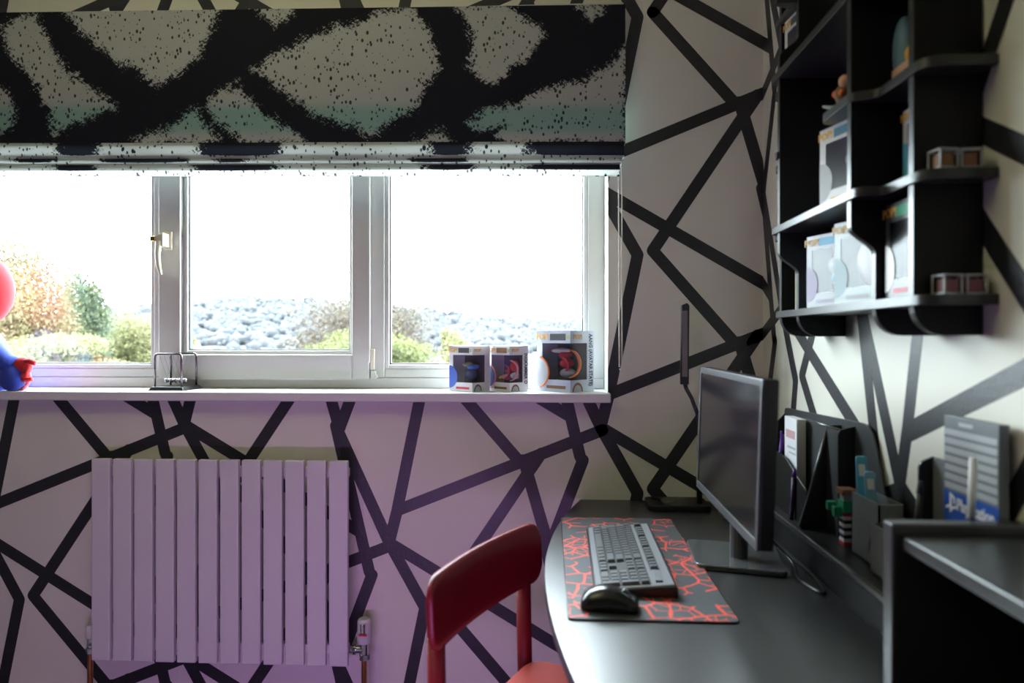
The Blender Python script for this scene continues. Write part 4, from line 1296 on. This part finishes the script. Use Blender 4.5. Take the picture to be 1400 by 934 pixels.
def tree(name, label, px, py_top, dist, rx, rz, n, leaf, m, clumps=14, low=None, group='trees beyond the window'):
    """crown of separate leaf quads in clumps, on a trunk that reaches the ground; px/py_top give the direction of the crown top, dist its usual distance"""
    top = onY(px, py_top, dist)
    c = np.array([top.x, dist, top.z - rz])
    t = thing(name, label, 'tree', (top.x, dist, GZ), 0, group)
    cl = rng.normal(size=(clumps, 3)); cl /= np.linalg.norm(cl, axis=1)[:, None]
    cl *= (rng.random((clumps, 1)) ** .4) * .72
    cl[:, 2] = np.where(cl[:, 2] < -.5, cl[:, 2] * .6, cl[:, 2])
    which = rng.integers(0, clumps, n)
    o = rng.normal(size=(n, 3)); o /= np.linalg.norm(o, axis=1)[:, None]
    o *= (rng.random((n, 1)) ** .45) * .36
    P = c + (cl[which] + o) * np.array([rx, rx, rz])
    a = rng.normal(size=(n, 3)); a /= np.linalg.norm(a, axis=1)[:, None]
    bq = np.cross(a, rng.normal(size=(n, 3))); bq /= np.linalg.norm(bq, axis=1)[:, None]
    s = leaf * (.6 + .8 * rng.random((n, 1)))
    V = np.concatenate([P - a * s, P + bq * s * .5, P + a * s, P - bq * s * .5], 1).reshape(-1, 3)
    me = bpy.data.meshes.new('foliage')
    me.vertices.add(4 * n); me.vertices.foreach_set('co', V.astype(np.float32).ravel())
    me.loops.add(4 * n); me.loops.foreach_set('vertex_index', np.arange(4 * n, dtype=np.int32))
    me.polygons.add(n); me.polygons.foreach_set('loop_start', np.arange(0, 4 * n, 4, dtype=np.int32))
    me.update(calc_edges=True); me.materials.append(m)
    fo = bpy.data.objects.new('foliage', me); COL.objects.link(fo); fo.parent = t; fo.matrix_parent_inverse = TM[t.name].inverted()
    fo['kind'] = 'stuff'
    br = MB().tube([(top.x, dist, GZ), (top.x + .1, dist, c[2] - rz * .4), (top.x, dist, c[2] + rz * .3)], [.16, .10, .04], 8)
    for k in range(min(8, clumps)):
        e = c + cl[k] * np.array([rx, rx, rz])
        br.tube([(top.x + .05, dist, c[2] - rz * .35), tuple((np.array([top.x, dist, c[2]]) + e) / 2), tuple(e)], [.05, .03, .012], 6)
    br.build('trunk', M_bark, t, world=True)
    return t


L_or = leaf_mat('leaf_orange', (0.094, 0.053, 0.025), (0.119, 0.103, 0.044)); L_gr = leaf_mat('leaf_green', (0.053, 0.075, 0.047), (0.087, 0.100, 0.044))
L_ye = leaf_mat('leaf_yellow', (0.094, 0.094, 0.034), (0.125, 0.115, 0.053)); L_br = leaf_mat('leaf_bronze', (0.036, 0.025, 0.019), (0.059, 0.047, 0.027)); L_bg = leaf_mat('leaf_light', (0.075, 0.081, 0.022), (0.062, 0.069, 0.022))
tree('orange_tree', 'loose tree with orange tinged leaves behind the soft toy', 8, 292, 9.6, 1.35, 1.85, 50000, .026, L_or, 60)
tree('green_tree', 'upright blue green tree beyond the pane with the brass key handle', 112, 338, 12.2, .85, 2.2, 36000, .03, L_gr, 40)
tree('yellow_tree', 'low yellow green tree in front of the wooded hill', 172, 412, 14.6, 1.15, 1.15, 18000, .035, L_ye, 24)
tree('low_shrub', 'low yellow green shrub under the orange leaved tree', 75, 452, 6.9, .95, .45, 14000, .022, L_ye, 22)
tree('sapling', 'thin yellow sapling behind the ball pendulum toy', 268, 452, 9.0, .14, .30, 260, .035, L_ye, 5)
tree('bronze_tree', 'round bronze leaved tree behind the window mullion with the latch', 496, 386, 15.6, 2.25, 1.65, 46000, .036, L_br, 80)
tree('garden_bush', 'bright green bush below the bronze leaved tree', 500, 450, 11.6, 1.55, .5, 17000, .03, L_bg, 30)
tree('pale_bush', 'pale loose bush behind the small toy boxes', 618, 436, 9.6, .36, .50, 3600, .028, L_ye, 10)

M_grass = mat('grass', (.034, .037, .029), .9, vary=.3, scale=.08)
grd = MB().box((-500, 4, GZ - 4.0), (500, 900, GZ))
struct(grd.build('ground', M_grass), 'pale meadow ground beyond the house', 'ground')


def ridge(x):       # ground height of the wooded hill along its crest, metres above eye level
    return 20 * math.exp(-((x + 190) / 150) ** 2) + 2 * math.exp(-((x - 60) / 60) ** 2) + 5.5


hv, hf = [], []
nxh, nyh = 60, 14
for j in range(nyh + 1):
    v = j / nyh
    for i in range(nxh + 1):
        x = -420 + 840 * i / nxh
        zz = GZ + (ridge(x) - GZ + 1) * (v ** 1.2) + 2 * noise.noise(Vector((x * .02, v * 3, 0)))
        hv.append((x, 230 + 220 * v, zz if j else GZ - 1))
for j in range(nyh):
    for i in range(nxh):
        a = j * (nxh + 1) + i
        hf.append((a, a + 1, a + nxh + 2, a + nxh + 1))
M_hill = mat('hill', (.023, .025, .026), .9, vary=.3, scale=.05)
M_wood = mat('woodland_leaf', (.020, .022, .026), .9, vary=.45, scale=.08)
struct(MB().add(hv, hf).build('hills', M_hill, smooth=True), 'low hill across the valley', 'hill')
ico = bmesh.new(); bmesh.ops.create_icosphere(ico, subdivisions=1, radius=1)
iv_, if_ = np.array([v.co[:] for v in ico.verts]), [tuple(v.index for v in f.verts) for f in ico.faces]; ico.free()
wv, wf = [], []
for k in range(6500):
    x = random.uniform(-330, 240); v = random.random() ** .8
    if v < .16 and random.random() < .6: continue
    zz = GZ + (ridge(x) - GZ + 1) * (v ** 1.2)
    r = random.uniform(1.3, 3.0)
    jit = 1 + .25 * rng.standard_normal((len(iv_), 1))
    P = iv_ * jit * np.array([r, r, r * random.uniform(.8, 1.2)]) + np.array([x, 230 + 220 * v, zz + r * .4])
    o = len(wv); wv += [tuple(p) for p in P]; wf += [tuple(i + o for i in f) for f in if_]
me = bpy.data.meshes.new('woodland'); me.from_pydata(wv, [], wf); me.materials.append(M_wood); me.shade_smooth()
wo = bpy.data.objects.new('woodland', me); COL.objects.link(wo)
wo['kind'] = 'stuff'; wo['label'] = 'pale hazy woodland covering the far hill'; wo['category'] = 'woodland'
